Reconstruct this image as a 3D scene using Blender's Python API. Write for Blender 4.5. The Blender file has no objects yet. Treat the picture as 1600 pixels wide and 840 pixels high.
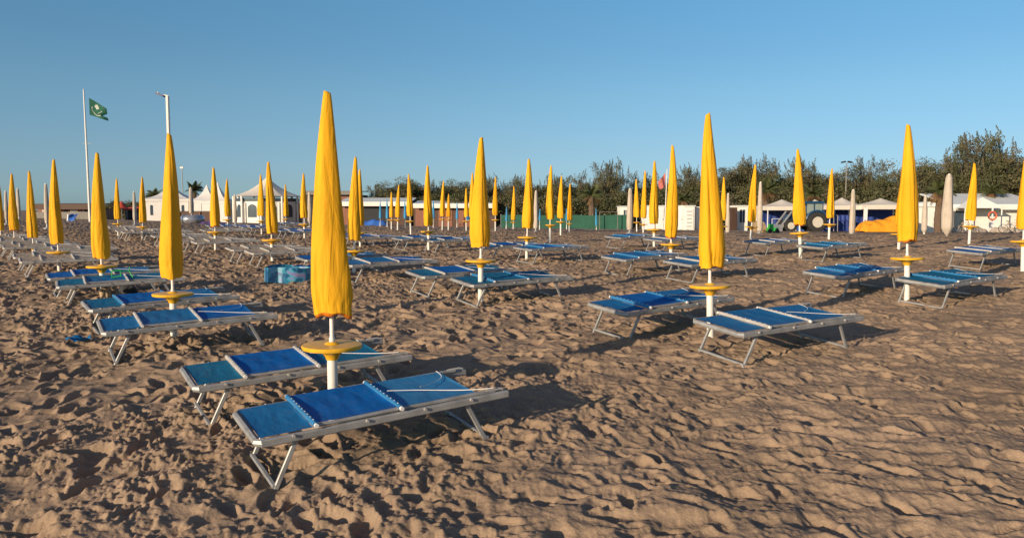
import bpy, math, random
import numpy as np
from mathutils import Vector, Matrix

# ------------------------------------------------------------------ camera, sky, sun, exposure
S = bpy.context.scene
F = 1232.0; HZ = 328.0; TH = math.atan((420 - HZ) / F); CT, ST = math.cos(TH), math.sin(TH); CZ = 1.65
cam = bpy.data.cameras.new("camera"); co = bpy.data.objects.new("camera", cam); S.collection.objects.link(co)
co.location = (0, 0, CZ); co.rotation_euler = (math.pi / 2 - TH, 0, 0)
cam.sensor_width = 36; cam.lens = F / 1600 * 36; cam.clip_start = 0.05; cam.clip_end = 8000
S.camera = co
S.render.resolution_x = 1024; S.render.resolution_y = 537
SUN_AZ = math.radians(43.0)     # direction the shadows run, measured from straight ahead towards the right
SUN_EL = math.radians(12.5)
W = bpy.data.worlds.new("World"); S.world = W; W.use_nodes = True
nt = W.node_tree; bg = nt.nodes['Background']
sky = nt.nodes.new('ShaderNodeTexSky'); sky.sky_type = 'NISHITA'; sky.sun_disc = False
sky.sun_elevation = SUN_EL; sky.sun_rotation = SUN_AZ + math.pi
sky.altitude = 0; sky.air_density = 0.8; sky.dust_density = 0.5; sky.ozone_density = 1.5
tint = nt.nodes.new('ShaderNodeMixRGB'); tint.blend_type = 'MULTIPLY'; tint.inputs[0].default_value = 1
# added sky tint by height above the horizon (the picture's camera renders it bluer than the model)
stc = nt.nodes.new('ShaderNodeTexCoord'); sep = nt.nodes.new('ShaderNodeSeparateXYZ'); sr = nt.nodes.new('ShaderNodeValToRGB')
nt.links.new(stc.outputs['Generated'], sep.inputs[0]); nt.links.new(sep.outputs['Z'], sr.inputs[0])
el = sr.color_ramp.elements; el[0].position = 0.0; el[0].color = (.49, .76, 1.22, 1); el[1].position = .6; el[1].color = (1.02, .87, .96, 1)  # top stop, above the view, is reddened to neutralise shadow colour on the sand
for p_, c_ in ((.035, (.50, .68, .98)), (.075, (.54, .70, .88)), (.14, (.58, .79, .88)), (.19, (.56, .82, .92)), (.26, (.57, .92, 1.02))):
    e_ = el.new(p_); e_.color = (*c_, 1)
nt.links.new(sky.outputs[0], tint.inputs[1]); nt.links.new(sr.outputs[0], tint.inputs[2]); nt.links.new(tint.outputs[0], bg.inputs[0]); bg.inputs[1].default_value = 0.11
sl = bpy.data.lights.new("sun", 'SUN'); so = bpy.data.objects.new("sun", sl); S.collection.objects.link(so)
sl.energy = 4.6; sl.angle = math.radians(0.5); sl.color = (1.0, 0.80, 0.58)
so.rotation_euler = Vector((math.sin(SUN_AZ), math.cos(SUN_AZ), -math.tan(SUN_EL))).to_track_quat('-Z', 'Y').to_euler()
so.location = (-20, -30, 20)
S.view_settings.view_transform = 'Standard'; S.view_settings.look = 'None'
S.view_settings.exposure = 0.3; S.view_settings.gamma = 1.0; S.view_settings.use_curve_mapping = False

rnd = random.Random(7)
nrs = np.random.RandomState(11)
COL = S.collection

# ------------------------------------------------------------------ ground shape and pixel rays
GC = (2.76462654, -0.71294244, 0.0665874, -0.06295642)
QP = (-0.00763509, 0.01493397, 0.02172602)
def drop(X, Y):
    """metres the sand lies below the lens"""
    X = np.asarray(X, float); Y = np.asarray(Y, float)
    def near(Yv):
        Ye = 2 + .5 * ((Yv - 2) + np.sqrt((Yv - 2) ** 2 + 9)); u = np.tanh(X / np.maximum(Ye, 1) / 1.2) * 1.2; l = np.log(Ye)
        return GC[0] + GC[1] * l + GC[2] * l * l + GC[3] * u * l
    a = near(np.minimum(Y, 28.0))
    Yf = np.maximum(Y, 28.0)
    u = np.clip(X / Yf, -.75, .75)
    qe = np.clip(QP[0] * u * u + QP[1] * u + QP[2], .008, .03)
    q28 = near(np.full_like(Yf, 28.0) if Yf.shape else 28.0)
    # keep the same bearing for the far field
    l = math.log(28.6); q28 = (GC[0] + GC[1] * l + GC[2] * l * l + GC[3] * np.tanh(u / 1.2) * 1.2 * l) / 28.0
    q = qe + (q28 - qe) * np.exp(-(Yf - 28) / 15.0)
    b = q * np.minimum(Yf, 200.0)
    w = np.clip((Y - 24) / 8, 0, 1); w = w * w * (3 - 2 * w)
    return a * (1 - w) + b * w
def gz(X, Y): return float(CZ - drop(X, Y))
def ray(px, py):
    b = -(py - 420) / F
    return Vector(((px - 800) / F, CT + b * ST, -ST + b * CT))
def hit(px, py, h=0.0):
    """where the line of sight meets the sand (or a height h above it)"""
    r = ray(px, py); lo, hi = 2.5, 110.0
    f = lambda t: (CZ + r.z * t) - (gz(r.x * t, r.y * t) + h)
    t = lo
    step = .25
    while t < hi and f(t) > 0: t += step; step = .01 * t + .05
    a, b = t - step, t
    for i in range(40):
        m = (a + b) / 2
        if f(m) > 0: a = m
        else: b = m
    t = (a + b) / 2
    return Vector((r.x * t, r.y * t, CZ + r.z * t))
def at(px, py, Y):
    r = ray(px, py); t = Y / r.y
    return Vector((r.x * t, Y, CZ + r.z * t))
def gp(px, Y):
    X = at(px, 350, Y).x
    return Vector((X, Y, gz(X, Y)))

# ------------------------------------------------------------------ materials
def nodes(name):
    m = bpy.data.materials.new(name); m.use_nodes = True
    return m, m.node_tree, m.node_tree.nodes['Principled BSDF']
def mat(name, col, rough=.6, metal=0, var=.12, scale=6.0, bump=0, bscale=40, spec=.5, detail=4, stretch=None, trans=0):
    m, t, b = nodes(name); N = t.nodes; L = t.links
    b.inputs['Roughness'].default_value = rough; b.inputs['Metallic'].default_value = metal
    b.inputs['Specular IOR Level'].default_value = spec
    tc = N.new('ShaderNodeTexCoord'); src = tc.outputs['Object']
    if stretch:
        mp = N.new('ShaderNodeMapping'); mp.inputs['Scale'].default_value = stretch; L.new(src, mp.inputs[0]); src = mp.outputs[0]
    n = N.new('ShaderNodeTexNoise'); n.inputs['Scale'].default_value = scale; n.inputs['Detail'].default_value = detail
    L.new(src, n.inputs['Vector'])
    r = N.new('ShaderNodeValToRGB'); r.color_ramp.elements[0].position = .3; r.color_ramp.elements[1].position = .7
    r.color_ramp.elements[0].color = [c * (1 - var) for c in col] + [1]
    r.color_ramp.elements[1].color = [min(1, c * (1 + var)) for c in col] + [1]
    L.new(n.outputs[0], r.inputs[0]); L.new(r.outputs[0], b.inputs['Base Color'])
    if bump:
        n2 = N.new('ShaderNodeTexNoise'); n2.inputs['Scale'].default_value = bscale; n2.inputs['Detail'].default_value = 5
        L.new(src, n2.inputs['Vector'])
        bp = N.new('ShaderNodeBump'); bp.inputs['Strength'].default_value = bump; bp.inputs['Distance'].default_value = .02
        L.new(n2.outputs[0], bp.inputs['Height']); L.new(bp.outputs[0], b.inputs['Normal'])
    if trans:
        tr = N.new('ShaderNodeBsdfTranslucent'); L.new(r.outputs[0], tr.inputs[0])
        mx = N.new('ShaderNodeMixShader'); mx.inputs[0].default_value = trans
        L.new(b.outputs[0], mx.inputs[1]); L.new(tr.outputs[0], mx.inputs[2])
        L.new(mx.outputs[0], N['Material Output'].inputs[0])
    return m
def wrinkled(name, col, var=.1, amp=.35, stretch=(1, 1, 1), wscale=9, rough=.75, trans=.08, seam=0):
    """cloth with broad soft creases and a fine weave"""
    m = mat(name, col, rough, 0, var, 3.0, 0, trans=trans, spec=.25); t = m.node_tree; N = t.nodes; L = t.links
    tc = N.new('ShaderNodeTexCoord'); mp = N.new('ShaderNodeMapping'); mp.inputs['Scale'].default_value = stretch
    L.new(tc.outputs['Object'], mp.inputs[0])
    n1 = N.new('ShaderNodeTexNoise'); n1.inputs['Scale'].default_value = wscale; n1.inputs['Detail'].default_value = 3; n1.inputs['Distortion'].default_value = .8
    n2 = N.new('ShaderNodeTexNoise'); n2.inputs['Scale'].default_value = 220
    L.new(mp.outputs[0], n1.inputs['Vector']); L.new(tc.outputs['Object'], n2.inputs['Vector'])
    b1 = N.new('ShaderNodeBump'); b1.inputs['Strength'].default_value = amp; b1.inputs['Distance'].default_value = .03
    b2 = N.new('ShaderNodeBump'); b2.inputs['Strength'].default_value = .15; b2.inputs['Distance'].default_value = .002
    L.new(n1.outputs[0], b1.inputs['Height']); L.new(n2.outputs[0], b2.inputs['Height']); L.new(b1.outputs[0], b2.inputs['Normal'])
    L.new(b2.outputs[0], N['Principled BSDF'].inputs['Normal'])
    return m
M = {}
M['yellow'] = wrinkled('yellow canvas', (.88, .44, .014), amp=.5, stretch=(1, 1, .22), wscale=16, trans=.12)
M['lining'] = wrinkled('orange hem', (.70, .20, .015), amp=.5, trans=.1)
M['blue_um'] = wrinkled('blue canvas', (.06, .30, .55), stretch=(1, 1, .3))
M['cream'] = wrinkled('cream canvas', (.52, .44, .35), amp=.5, stretch=(1, 1, .25), wscale=8, trans=.06)
M['tray'] = mat('yellow plastic', (.80, .42, .02), .4, var=.12, scale=12, bump=.05)
M['post'] = mat('white painted pipe', (.74, .70, .62), .45, var=.10, scale=9, bump=.05)
M['alu'] = mat('aluminium', (.34, .335, .32), .5, .3, .2, 9, .08, 60)
M['alu_pale'] = mat('pale lacquered metal', (.43, .40, .36), .55, .1, .16, 9)
M['knob'] = mat('white plastic', (.78, .75, .70), .4, var=.06)
M['cord'] = mat('white cord', (.75, .73, .70), .8)
def mesh_cloth(name, col, var=.12):
    m = mat(name, col, .7, 0, var, 7, .25, 22, .12, stretch=(1.2, .5, 1), trans=.12)
    t = m.node_tree; N = t.nodes; L = t.links; b = N['Principled BSDF']; src = b.inputs['Base Color'].links[0].from_socket
    tc = N.new('ShaderNodeTexCoord'); oi = N.new('ShaderNodeObjectInfo'); vm = N.new('ShaderNodeVectorMath'); vm.operation = 'ADD'
    L.new(tc.outputs['Object'], vm.inputs[0]); L.new(oi.outputs['Random'], vm.inputs[1])
    n = N.new('ShaderNodeTexNoise'); n.inputs['Scale'].default_value = 9; n.inputs['Detail'].default_value = 8; n.inputs['Roughness'].default_value = .7; L.new(vm.outputs[0], n.inputs['Vector'])
    r = N.new('ShaderNodeValToRGB'); r.color_ramp.elements[0].position = .50; r.color_ramp.elements[0].color = (0, 0, 0, 1); r.color_ramp.elements[1].position = .85; r.color_ramp.elements[1].color = (.26, .26, .26, 1)
    L.new(n.outputs[0], r.inputs[0]); mx = N.new('ShaderNodeMixRGB'); mx.inputs[2].default_value = (.26, .21, .16, 1)
    L.new(r.outputs[0], mx.inputs[0]); L.new(src, mx.inputs[1]); L.new(mx.outputs[0], b.inputs['Base Color'])
    return m
M['deep'] = mesh_cloth('deep blue mesh cloth', (.003, .118, .40))
M['mid'] = mesh_cloth('mid blue mesh cloth', (.014, .150, .36))
M['teal'] = mesh_cloth('teal mesh cloth', (.010, .142, .27))
M['sky'] = mesh_cloth('faded blue mesh cloth', (.035, .195, .41))
M['beige'] = mesh_cloth('beige mesh cloth', (.40, .33, .25))
M['bluefar'] = mesh_cloth('blue mesh cloth far', (.03, .13, .40))
M['whitewall'] = mat('white painted wall', (.78, .74, .66), .8, var=.08, scale=1.2, bump=.1, bscale=9)
M['whiteroof'] = mat('white sheet roof', (.74, .76, .72), .6, var=.06, scale=1)
M['tent'] = mat('white tent fabric', (.80, .76, .70), .7, var=.04, scale=1.5, trans=.10)
M['gazebo'] = mat('cream gazebo fabric', (.76, .69, .58), .7, var=.05, scale=1.5, trans=.12)
M['dark'] = mat('dark opening', (.02, .022, .025), .7)
M['glass'] = mat('window glass', (.05, .07, .09), .12, var=.2, scale=2)
M['brown'] = mat('brown timber', (.10, .055, .038), .75, var=.25, scale=3, stretch=(6, 6, .6), bump=.2)
M['redwood'] = mat('red brown boards', (.26, .11, .07), .75, var=.2, scale=3, stretch=(8, 8, .5), bump=.2)
M['greyfence'] = mat('grey boards', (.22, .20, .17), .8, var=.15, scale=4, bump=.2)
M['greencloth'] = mat('green screen cloth', (.022, .105, .066), .8, var=.12, scale=2, bump=.2, bscale=6)
M['navy'] = mat('navy blue cloth', (.015, .04, .20), .7, var=.25, scale=2, bump=.3, bscale=5)
M['bluetarp'] = mat('blue tarpaulin', (.03, .12, .42), .6, var=.25, scale=3, bump=.4, bscale=6)
M['orangetarp'] = wrinkled('orange tarpaulin', (.82, .33, .02), amp=1.0, wscale=3, trans=.05)
M['tractor'] = mat('dark teal tractor paint', (.012, .055, .12), .35, var=.15, scale=5)
M['rubber'] = mat('black rubber', (.025, .024, .022), .85, var=.3, scale=14, bump=.3)
M['rim'] = mat('cream wheel paint', (.55, .50, .40), .5, var=.08)
M['steel'] = mat('grey steel', (.30, .30, .30), .5, .4, .12)
M['lamp_blue'] = mat('dark blue lamp housing', (.04, .05, .13), .4)
M['flag'] = mat('green flag cloth', (.012, .11, .065), .8, var=.1, trans=.2)
M['emblem'] = mat('white flag print', (.42, .46, .38), .8, var=.12, scale=16)
M['redflag'] = mat('faded red flag cloth', (.62, .18, .14), .8, var=.1, trans=.25)
M['red'] = mat('red cloth', (.50, .06, .03), .7)
M['green'] = mat('bright green plastic', (.03, .42, .06), .4)
M['sack'] = wrinkled('beige cotton', (.52, .38, .24), amp=1.2, wscale=10)
M['blackbag'] = mat('dark grey cloth', (.03, .03, .035), .8, bump=.4)
M['straw'] = mat('dry straw', (.40, .28, .16), .9, var=.3, scale=9, bump=.5)
M['stone'] = mat('pale stone', (.36, .30, .24), .9, var=.25, scale=5, bump=.6, bscale=10)
M['purple'] = mat('purple cloth', (.10, .06, .16), .7, bump=.3)
M['silver'] = mat('silver vinyl', (.40, .41, .44), .22, .5, .25, 4, .3, 9)
M['orange_ring'] = mat('orange red ring', (.65, .12, .04), .5)
M['path'] = mat('pale paving', (.44, .37, .30), .9, var=.1, scale=2, bump=.3)
M['bark'] = mat('tree bark', (.11, .082, .06), .9, var=.3, scale=8, bump=.6, bscale=20)
M['palmbark'] = mat('palm bark', (.13, .085, .055), .9, var=.4, scale=16, bump=.9, bscale=30)
def leafmat(name, col, var=.35):
    m = mat(name, col, .75, 0, var, .9, trans=.18, spec=.2, detail=2)
    return m
M['leaf_a'] = leafmat('olive foliage', (.135, .132, .062))
M['leaf_b'] = leafmat('brown green foliage', (.158, .134, .076))
M['leaf_c'] = leafmat('dark foliage', (.098, .104, .050))
M['leaf_d'] = leafmat('green foliage', (.125, .150, .052))
M['palm'] = leafmat('palm green', (.10, .115, .045), .25)
M['deadpalm'] = leafmat('dry palm frond', (.26, .155, .075), .25)

# pool print: broad patches of blues, teal and lilac
def pool_mat():
    m, t, b = nodes('printed pool vinyl'); N = t.nodes; L = t.links
    tc = N.new('ShaderNodeTexCoord'); n = N.new('ShaderNodeTexNoise'); n.inputs['Scale'].default_value = 5.5; n.inputs['Detail'].default_value = 4; n.inputs['Distortion'].default_value = 1.2
    r = N.new('ShaderNodeValToRGB'); e = r.color_ramp.elements
    e[0].position = .3; e[0].color = (.012, .045, .15, 1); e[1].position = .75; e[1].color = (.45, .40, .50, 1)
    for p, c in ((.44, (.02, .10, .24)), (.52, (.03, .26, .34)), (.6, (.12, .34, .50)), (.66, (.22, .18, .38))):
        x = e.new(p); x.color = (*c, 1)
    L.new(tc.outputs['Object'], n.inputs['Vector']); L.new(n.outputs[0], r.inputs[0]); L.new(r.outputs[0], b.inputs['Base Color'])
    b.inputs['Roughness'].default_value = .35
    return m
M['pool'] = pool_mat()

# sand
def sand_mat():
    m, t, b = nodes('beach sand'); N = t.nodes; L = t.links
    b.inputs['Roughness'].default_value = .95; b.inputs['Specular IOR Level'].default_value = .15
    tc = N.new('ShaderNodeTexCoord'); P = tc.outputs['Object']
    def noise(s, d=4):
        n = N.new('ShaderNodeTexNoise'); n.inputs['Scale'].default_value = s; n.inputs['Detail'].default_value = d
        L.new(P, n.inputs['Vector']); return n.outputs[0]
    r = N.new('ShaderNodeValToRGB'); r.color_ramp.elements[0].position = .3; r.color_ramp.elements[1].position = .7
    r.color_ramp.elements[0].color = (.268, .190, .124, 1); r.color_ramp.elements[1].color = (.380, .270, .180, 1)
    L.new(noise(.55, 6), r.inputs[0])
    r2 = N.new('ShaderNodeValToRGB'); r2.color_ramp.elements[0].position = .25; r2.color_ramp.elements[1].position = .75
    r2.color_ramp.elements[0].color = (.76, .76, .78, 1); r2.color_ramp.elements[1].color = (1.12, 1.1, 1.08, 1)
    L.new(noise(90, 3), r2.inputs[0])
    mx = N.new('ShaderNodeMixRGB'); mx.blend_type = 'MULTIPLY'; mx.inputs[0].default_value = 1
    L.new(r.outputs[0], mx.inputs[1]); L.new(r2.outputs[0], mx.inputs[2]); L.new(mx.outputs[0], b.inputs['Base Color'])
    nrm = None
    for s, st, d in ((14, .45, .03), (60, .5, .008), (320, .6, .0025)):
        bp = N.new('ShaderNodeBump'); bp.inputs['Strength'].default_value = st; bp.inputs['Distance'].default_value = d
        L.new(noise(s, 5), bp.inputs['Height'])
        if nrm: L.new(nrm, bp.inputs['Normal'])
        nrm = bp.outputs[0]
    L.new(nrm, b.inputs['Normal'])
    return m
M['sand'] = sand_mat()

# ------------------------------------------------------------------ mesh helpers
class MB:
    def __init__(s): s.v = []; s.f = []; s.mi = []; s.m = 0
    def add(s, vs, fs):
        o = len(s.v); s.v += [tuple(v) for v in vs]; s.f += [tuple(i + o for i in f) for f in fs]; s.mi += [s.m] * len(fs); return s
    def box(s, c, d, rot=None, bev=0):
        x, y, z = d[0] / 2, d[1] / 2, d[2] / 2
        vs = [Vector((i * x, j * y, k * z)) for i in (-1, 1) for j in (-1, 1) for k in (-1, 1)]
        if rot is not None: vs = [rot @ v for v in vs]
        vs = [v + Vector(c) for v in vs]
        return s.add(vs, [(0, 1, 3, 2), (4, 6, 7, 5), (0, 4, 5, 1), (2, 3, 7, 6), (0, 2, 6, 4), (1, 5, 7, 3)])
    def bar(s, p, q, w, h, up=(0, 0, 1)):
        p, q = Vector(p), Vector(q); d = (q - p); L = d.length; d.normalize(); up = Vector(up)
        sd = d.cross(up)
        if sd.length < 1e-4: sd = d.cross(Vector((1, 0, 0)))
        sd.normalize(); u = sd.cross(d)
        R = Matrix((d, sd, u)).transposed()
        # chamfered section
        c = min(w, h) * .22; a, b = w / 2, h / 2
        sec = [(-a, -b + c), (-a + c, -b), (a - c, -b), (a, -b + c), (a, b - c), (a - c, b), (-a + c, b), (-a, b - c)]
        vs = []
        for e in (p, q):
            for (i, j) in sec: vs.append(e + sd * i + u * j)
        n = 8
        return s.add(vs, [(i, (i + 1) % n, n + (i + 1) % n, n + i) for i in range(n)] + [tuple(range(n))[::-1], tuple(range(n, 2 * n))])
    def tube(s, pts, r, n=10, cap=True, closed=False):
        pts = [Vector(p) for p in pts]; k = len(pts); rr = r if hasattr(r, '__len__') else [r] * k
        vs = []; pu = None
        for i, p in enumerate(pts):
            a = pts[i - 1] if (i > 0 or closed) else p; b = pts[(i + 1) % k] if (i < k - 1 or closed) else p
            d = (b - a).normalized()
            if pu is None:
                pu = d.cross(Vector((0, 0, 1)))
                if pu.length < .05: pu = d.cross(Vector((1, 0, 0)))
            pu = (pu - d * pu.dot(d)).normalized(); w = d.cross(pu)
            for j in range(n):
                t = 2 * math.pi * j / n; vs.append(p + (pu * math.cos(t) + w * math.sin(t)) * rr[i])
        fs = []
        for i in range(k if closed else k - 1):
            for j in range(n):
                a = i * n + j; b = i * n + (j + 1) % n; c = ((i + 1) % k) * n + (j + 1) % n; d = ((i + 1) % k) * n + j
                fs.append((a, b, c, d))
        if cap and not closed: fs += [tuple(range(n))[::-1], tuple(range((k - 1) * n, k * n))]
        return s.add(vs, fs)
    def lathe(s, prof, n=24, c=(0, 0, 0), cap=True, rot=None):
        vs = []
        for (r, z) in prof:
            for j in range(n):
                t = 2 * math.pi * j / n; v = Vector((r * math.cos(t), r * math.sin(t), z))
                if rot is not None: v = rot @ v
                vs.append(v + Vector(c))
        k = len(prof)
        fs = [(i * n + j, i * n + (j + 1) % n, (i + 1) * n + (j + 1) % n, (i + 1) * n + j) for i in range(k - 1) for j in range(n)]
        if cap: fs += [tuple(range(n))[::-1], tuple(range((k - 1) * n, k * n))]
        return s.add(vs, fs)
    def prism(s, poly, y0, y1):
        """outline in x,z extruded along y"""
        n = len(poly); vs = [(x, y0, z) for x, z in poly] + [(x, y1, z) for x, z in poly]
        return s.add(vs, [(i, (i + 1) % n, n + (i + 1) % n, n + i) for i in range(n)] + [tuple(range(n))[::-1], tuple(range(n, 2 * n))])
    def grid(s, fn, nu, nv):
        vs = [fn(i / nu, j / nv) for i in range(nu + 1) for j in range(nv + 1)]
        return s.add(vs, [(i * (nv + 1) + j, (i + 1) * (nv + 1) + j, (i + 1) * (nv + 1) + j + 1, i * (nv + 1) + j + 1) for i in range(nu) for j in range(nv)])
    def mesh(s, name, mats, smooth=False):
        me = bpy.data.meshes.new(name); me.from_pydata(s.v, [], s.f)
        if not isinstance(mats, (list, tuple)): mats = [mats]
        for m in mats: me.materials.append(m)
        me.polygons.foreach_set('material_index', s.mi)
        import bmesh
        bm = bmesh.new(); bm.from_mesh(me); bmesh.ops.recalc_face_normals(bm, faces=bm.faces); bm.to_mesh(me); bm.free()
        if smooth:
            me.polygons.foreach_set('use_smooth', [True] * len(me.polygons))
            if smooth != 'all':
                me.set_sharp_from_angle(angle=math.radians(38))
        me.update(); return me
    def build(s, name, mats, parent=None, smooth=True, loc=None):
        o = bpy.data.objects.new(name, s.mesh(name, mats, smooth)); COL.objects.link(o)
        if parent: o.parent = parent
        if loc is not None: o.location = loc
        return o
def tag(o, label, cat, group=None):
    o['label'] = label; o['category'] = cat
    if group: o['group'] = group
    return o
def thing(name, loc, rz=0, label='', cat='', group=None):
    o = bpy.data.objects.new(name, None); COL.objects.link(o); o.location = loc; o.rotation_euler = (0, 0, rz); o.empty_display_size = .2
    return tag(o, label, cat, group)
def dup(root, label, group=None):
    r = root.copy(); COL.objects.link(r); r['label'] = label
    if group: r['group'] = group
    for ch in list(root.children):
        c = ch.copy(); COL.objects.link(c); c.parent = r; c.matrix_parent_inverse = ch.matrix_parent_inverse.copy()
        for g in ch.children:
            d = g.copy(); COL.objects.link(d); d.parent = c
    return r
def kid(root, name):
    for c in root.children:
        if c.name.split('.')[0] == name: return c

# ------------------------------------------------------------------ the sand, one sheet out to the horizon
def gnoise(n, sx, sy, seed):
    r = np.random.RandomState(seed).randn(n, n); f = np.fft.fft2(r); k = np.fft.fftfreq(n)
    g = np.exp(-2 * (np.pi ** 2) * ((k[:, None] * sy) ** 2 + (k[None, :] * sx) ** 2))
    o = np.real(np.fft.ifft2(f * g)); return o / o.std()
NT = 1024; TL = 10.24
def footprints(count, seed, smin=.8, smax=1.15, pref=None):
    r = np.random.RandomState(seed); H = np.zeros((NT, NT))
    for i in range(count):
        cx, cy = r.randint(0, NT, 2); a = r.uniform(0, math.pi) if pref is None else r.normal(pref, .5)
        s = r.uniform(smin, smax); L_, B_ = 15 * s, 6.2 * s; dep = r.uniform(.018, .05) * s
        R = int(L_ * 2.4); yy, xx = np.mgrid[-R:R + 1, -R:R + 1]
        u = xx * math.cos(a) + yy * math.sin(a); v = -xx * math.sin(a) + yy * math.cos(a)
        B2 = B_ * (1 + .18 * np.clip(u / L_, -1, 1)); q = np.sqrt((u / L_) ** 2 + (v / B2) ** 2)
        off = u / L_ * r.uniform(-.35, .35)
        pit = -1 / (1 + np.exp((q - 1) * 10)) * (1 + off)
        if s > .7 and r.rand() < .35: pit = pit + .10 * np.sin(u * 2 * math.pi / 3.6) * (q < .9)
        rim = .30 * np.exp(-((q - 1.4) / .34) ** 2) * (1 + .6 * np.sin(np.arctan2(v, u) * 2 + r.uniform(0, 6)))
        patch = dep * (pit + rim)
        ix = (cx + xx) % NT; iy = (cy + yy) % NT
        # a later step partly wipes the earlier one
        k = np.clip(1.25 - q * .6, 0, 1) * .8
        H[iy, ix] = H[iy, ix] * (1 - k) + patch
    return H
g6 = gnoise(NT, 5, 5, 1); g14 = gnoise(NT, 12, 12, 2); g3 = gnoise(NT, 2.0, 2.0, 3); g30 = gnoise(NT, 34, 34, 4)
gdir = gnoise(NT, 17, 6.5, 5); gm = gnoise(NT, 60, 60, 6); gfine = gnoise(NT, 1.1, 1.1, 9)
lump = np.maximum(0, gnoise(NT, 3.0, 3.0, 8) * .7 + gm * .5)
g20 = gnoise(NT, 8, 8, 14); g2 = gnoise(NT, 1.5, 1.5, 15)
fp = footprints(1250, 21, .75, 1.35); fp2 = footprints(900, 22, .35, .6)
crumb = np.clip(.25 + .75 * gm + .55 * g20, 0.08, 1.5)
rough_t = fp * 1.2 + fp2 * .55 + .0030 * g6 + .0070 * g14 + .011 * g30 + (.0075 * np.abs(g3) + .0052 * np.abs(g2) + .0024 * gfine + .005 * np.abs(g6)) * crumb + .003 * lump ** .8 + .004 * np.maximum(0, g2 + .4 * g6 - .6) * crumb
rid = 1 - np.abs(gdir) * .75
saw = np.tanh(1.6 * (gdir - np.roll(gdir, 9, axis=0)) / .9)
smooth_t = footprints(800, 33, .6, 1.1) * .95 + footprints(260, 35, .9, 1.3, 2.7) * .7 + .008 * gdir + .0085 * saw * np.clip(.6 + .6 * g30, 0, 1.6) + .006 * np.clip(rid, -.6, 1) + .009 * g14 + .010 * g30 + .0030 * np.abs(g3) + .0030 * g6 + .0022 * np.abs(g2) + .0007 * gfine + .004 * np.maximum(0, g2 - .8)
def samp(T, x, y):
    u = (x / TL * NT) % NT; v = (y / TL * NT) % NT
    i = np.floor(u).astype(np.int64); j = np.floor(v).astype(np.int64); a = u - i; b = v - j
    i %= NT; j %= NT; i1 = (i + 1) % NT; j1 = (j + 1) % NT
    return (T[j, i] * (1 - a) + T[j, i1] * a) * (1 - b) + (T[j1, i] * (1 - a) + T[j1, i1] * a) * b
MOUNDS = []
for b_ in ((521, 668), (272, 532), (1110, 532), (161, 468), (751, 476), (1417, 472), (93, 426), (426, 412), (553, 428), (337, 393), (823, 408), (1048, 415), (1251, 405)):
    p_ = hit(*b_); MOUNDS.append((p_.x, p_.y))
def relief(X, Y):
    c, s = math.cos(.5), math.sin(.5)
    big = samp(gm, X * .23 + 3, Y * .23 + 7)
    m = 1 / (1 + np.exp(-((X - 1.2 - .1 * (Y - 5)) * .9 + big * 1.0)))          # smoother, wind-combed sand to the right
    c2, s2 = math.cos(.22), math.sin(.22)
    a = samp(rough_t, X * 1.25, Y * 1.25) * .93; b = samp(smooth_t, (X * c2 - Y * s2) * 1.28 + 2, (X * s2 + Y * c2) * 1.28) * .95
    h = a * (1 - m) + b * m
    h = h + .28 * samp(rough_t, (X * c - Y * s) * .47 + 1, (X * s + Y * c) * .47)
    for (mx_, my_) in MOUNDS:
        q = np.hypot(X - mx_, Y - my_); w_ = np.exp(-(q / .13) ** 2)
        h = h * (1 - .6 * np.exp(-(q / .10) ** 2)) + .050 * w_ * (1 + .25 * np.sin(np.arctan2(Y - my_, X - mx_) * 3 + mx_)) - .018 * np.exp(-((q - .27) / .07) ** 2)
    d = np.hypot(X, Y)
    k = np.clip((d - 60) / 60, 0, 1)
    return h * (1 - k * .8)
th = np.concatenate([np.linspace(-180, -44, 40)[:-1], np.linspace(-44, 44, 1650), np.linspace(44, 180, 40)[1:-1]])
th = np.radians(th)
rr = np.concatenate([np.geomspace(.6, 5.4, 14)[:-1], np.geomspace(5.4, 48, 1400), np.geomspace(48, 140, 140)[1:], np.geomspace(140, 5000, 24)[1:]])
TT, RR = np.meshgrid(th, rr)
GX = RR * np.sin(TT); GY = -2.5 + RR * np.cos(TT)
GZ = CZ - drop(GX, GY) + relief(GX, GY)
nr, na = GX.shape
V = np.stack([GX, GY, GZ], -1).reshape(-1, 3)
V = np.vstack([V, [[0, -2.5, CZ - drop(0, -2.5)]]])
I = np.arange(nr * na).reshape(nr, na); In = np.roll(I, -1, axis=1)
Q = np.stack([I[:-1], In[:-1], In[1:], I[1:]], -1).reshape(-1, 4)[:, ::-1]
cen = np.array([[nr * na, b, a] for a, b in zip(I[0], In[0])])
me = bpy.data.meshes.new('sand'); nq = len(Q); ntri = len(cen)
me.vertices.add(len(V)); me.vertices.foreach_set('co', V.astype(np.float32).ravel())
me.loops.add(nq * 4 + ntri * 3); me.loops.foreach_set('vertex_index', np.concatenate([Q.ravel(), cen.ravel()]).astype(np.int32))
me.polygons.add(nq + ntri)
me.polygons.foreach_set('loop_start', np.concatenate([np.arange(nq) * 4, nq * 4 + np.arange(ntri) * 3]).astype(np.int32))
me.update(calc_edges=True); me.polygons.foreach_set('use_smooth', np.ones(nq + ntri, bool)); me.materials.append(M['sand'])
sand = bpy.data.objects.new('sand', me); COL.objects.link(sand); sand['kind'] = 'structure'
def surf(X, Y): return gz(X, Y) + float(relief(np.array([X]), np.array([Y]))[0])

# paved path behind the last row, right half
b = MB()
def pathfn(u, v):
    X = 4 + u * 75; Y = 53 + v * 2.2 + X * .02
    return (X, Y, gz(X, Y) + .06)
b.grid(pathfn, 60, 2); po = b.build('path', M['path'], smooth=False); po['kind'] = 'structure'

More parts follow.
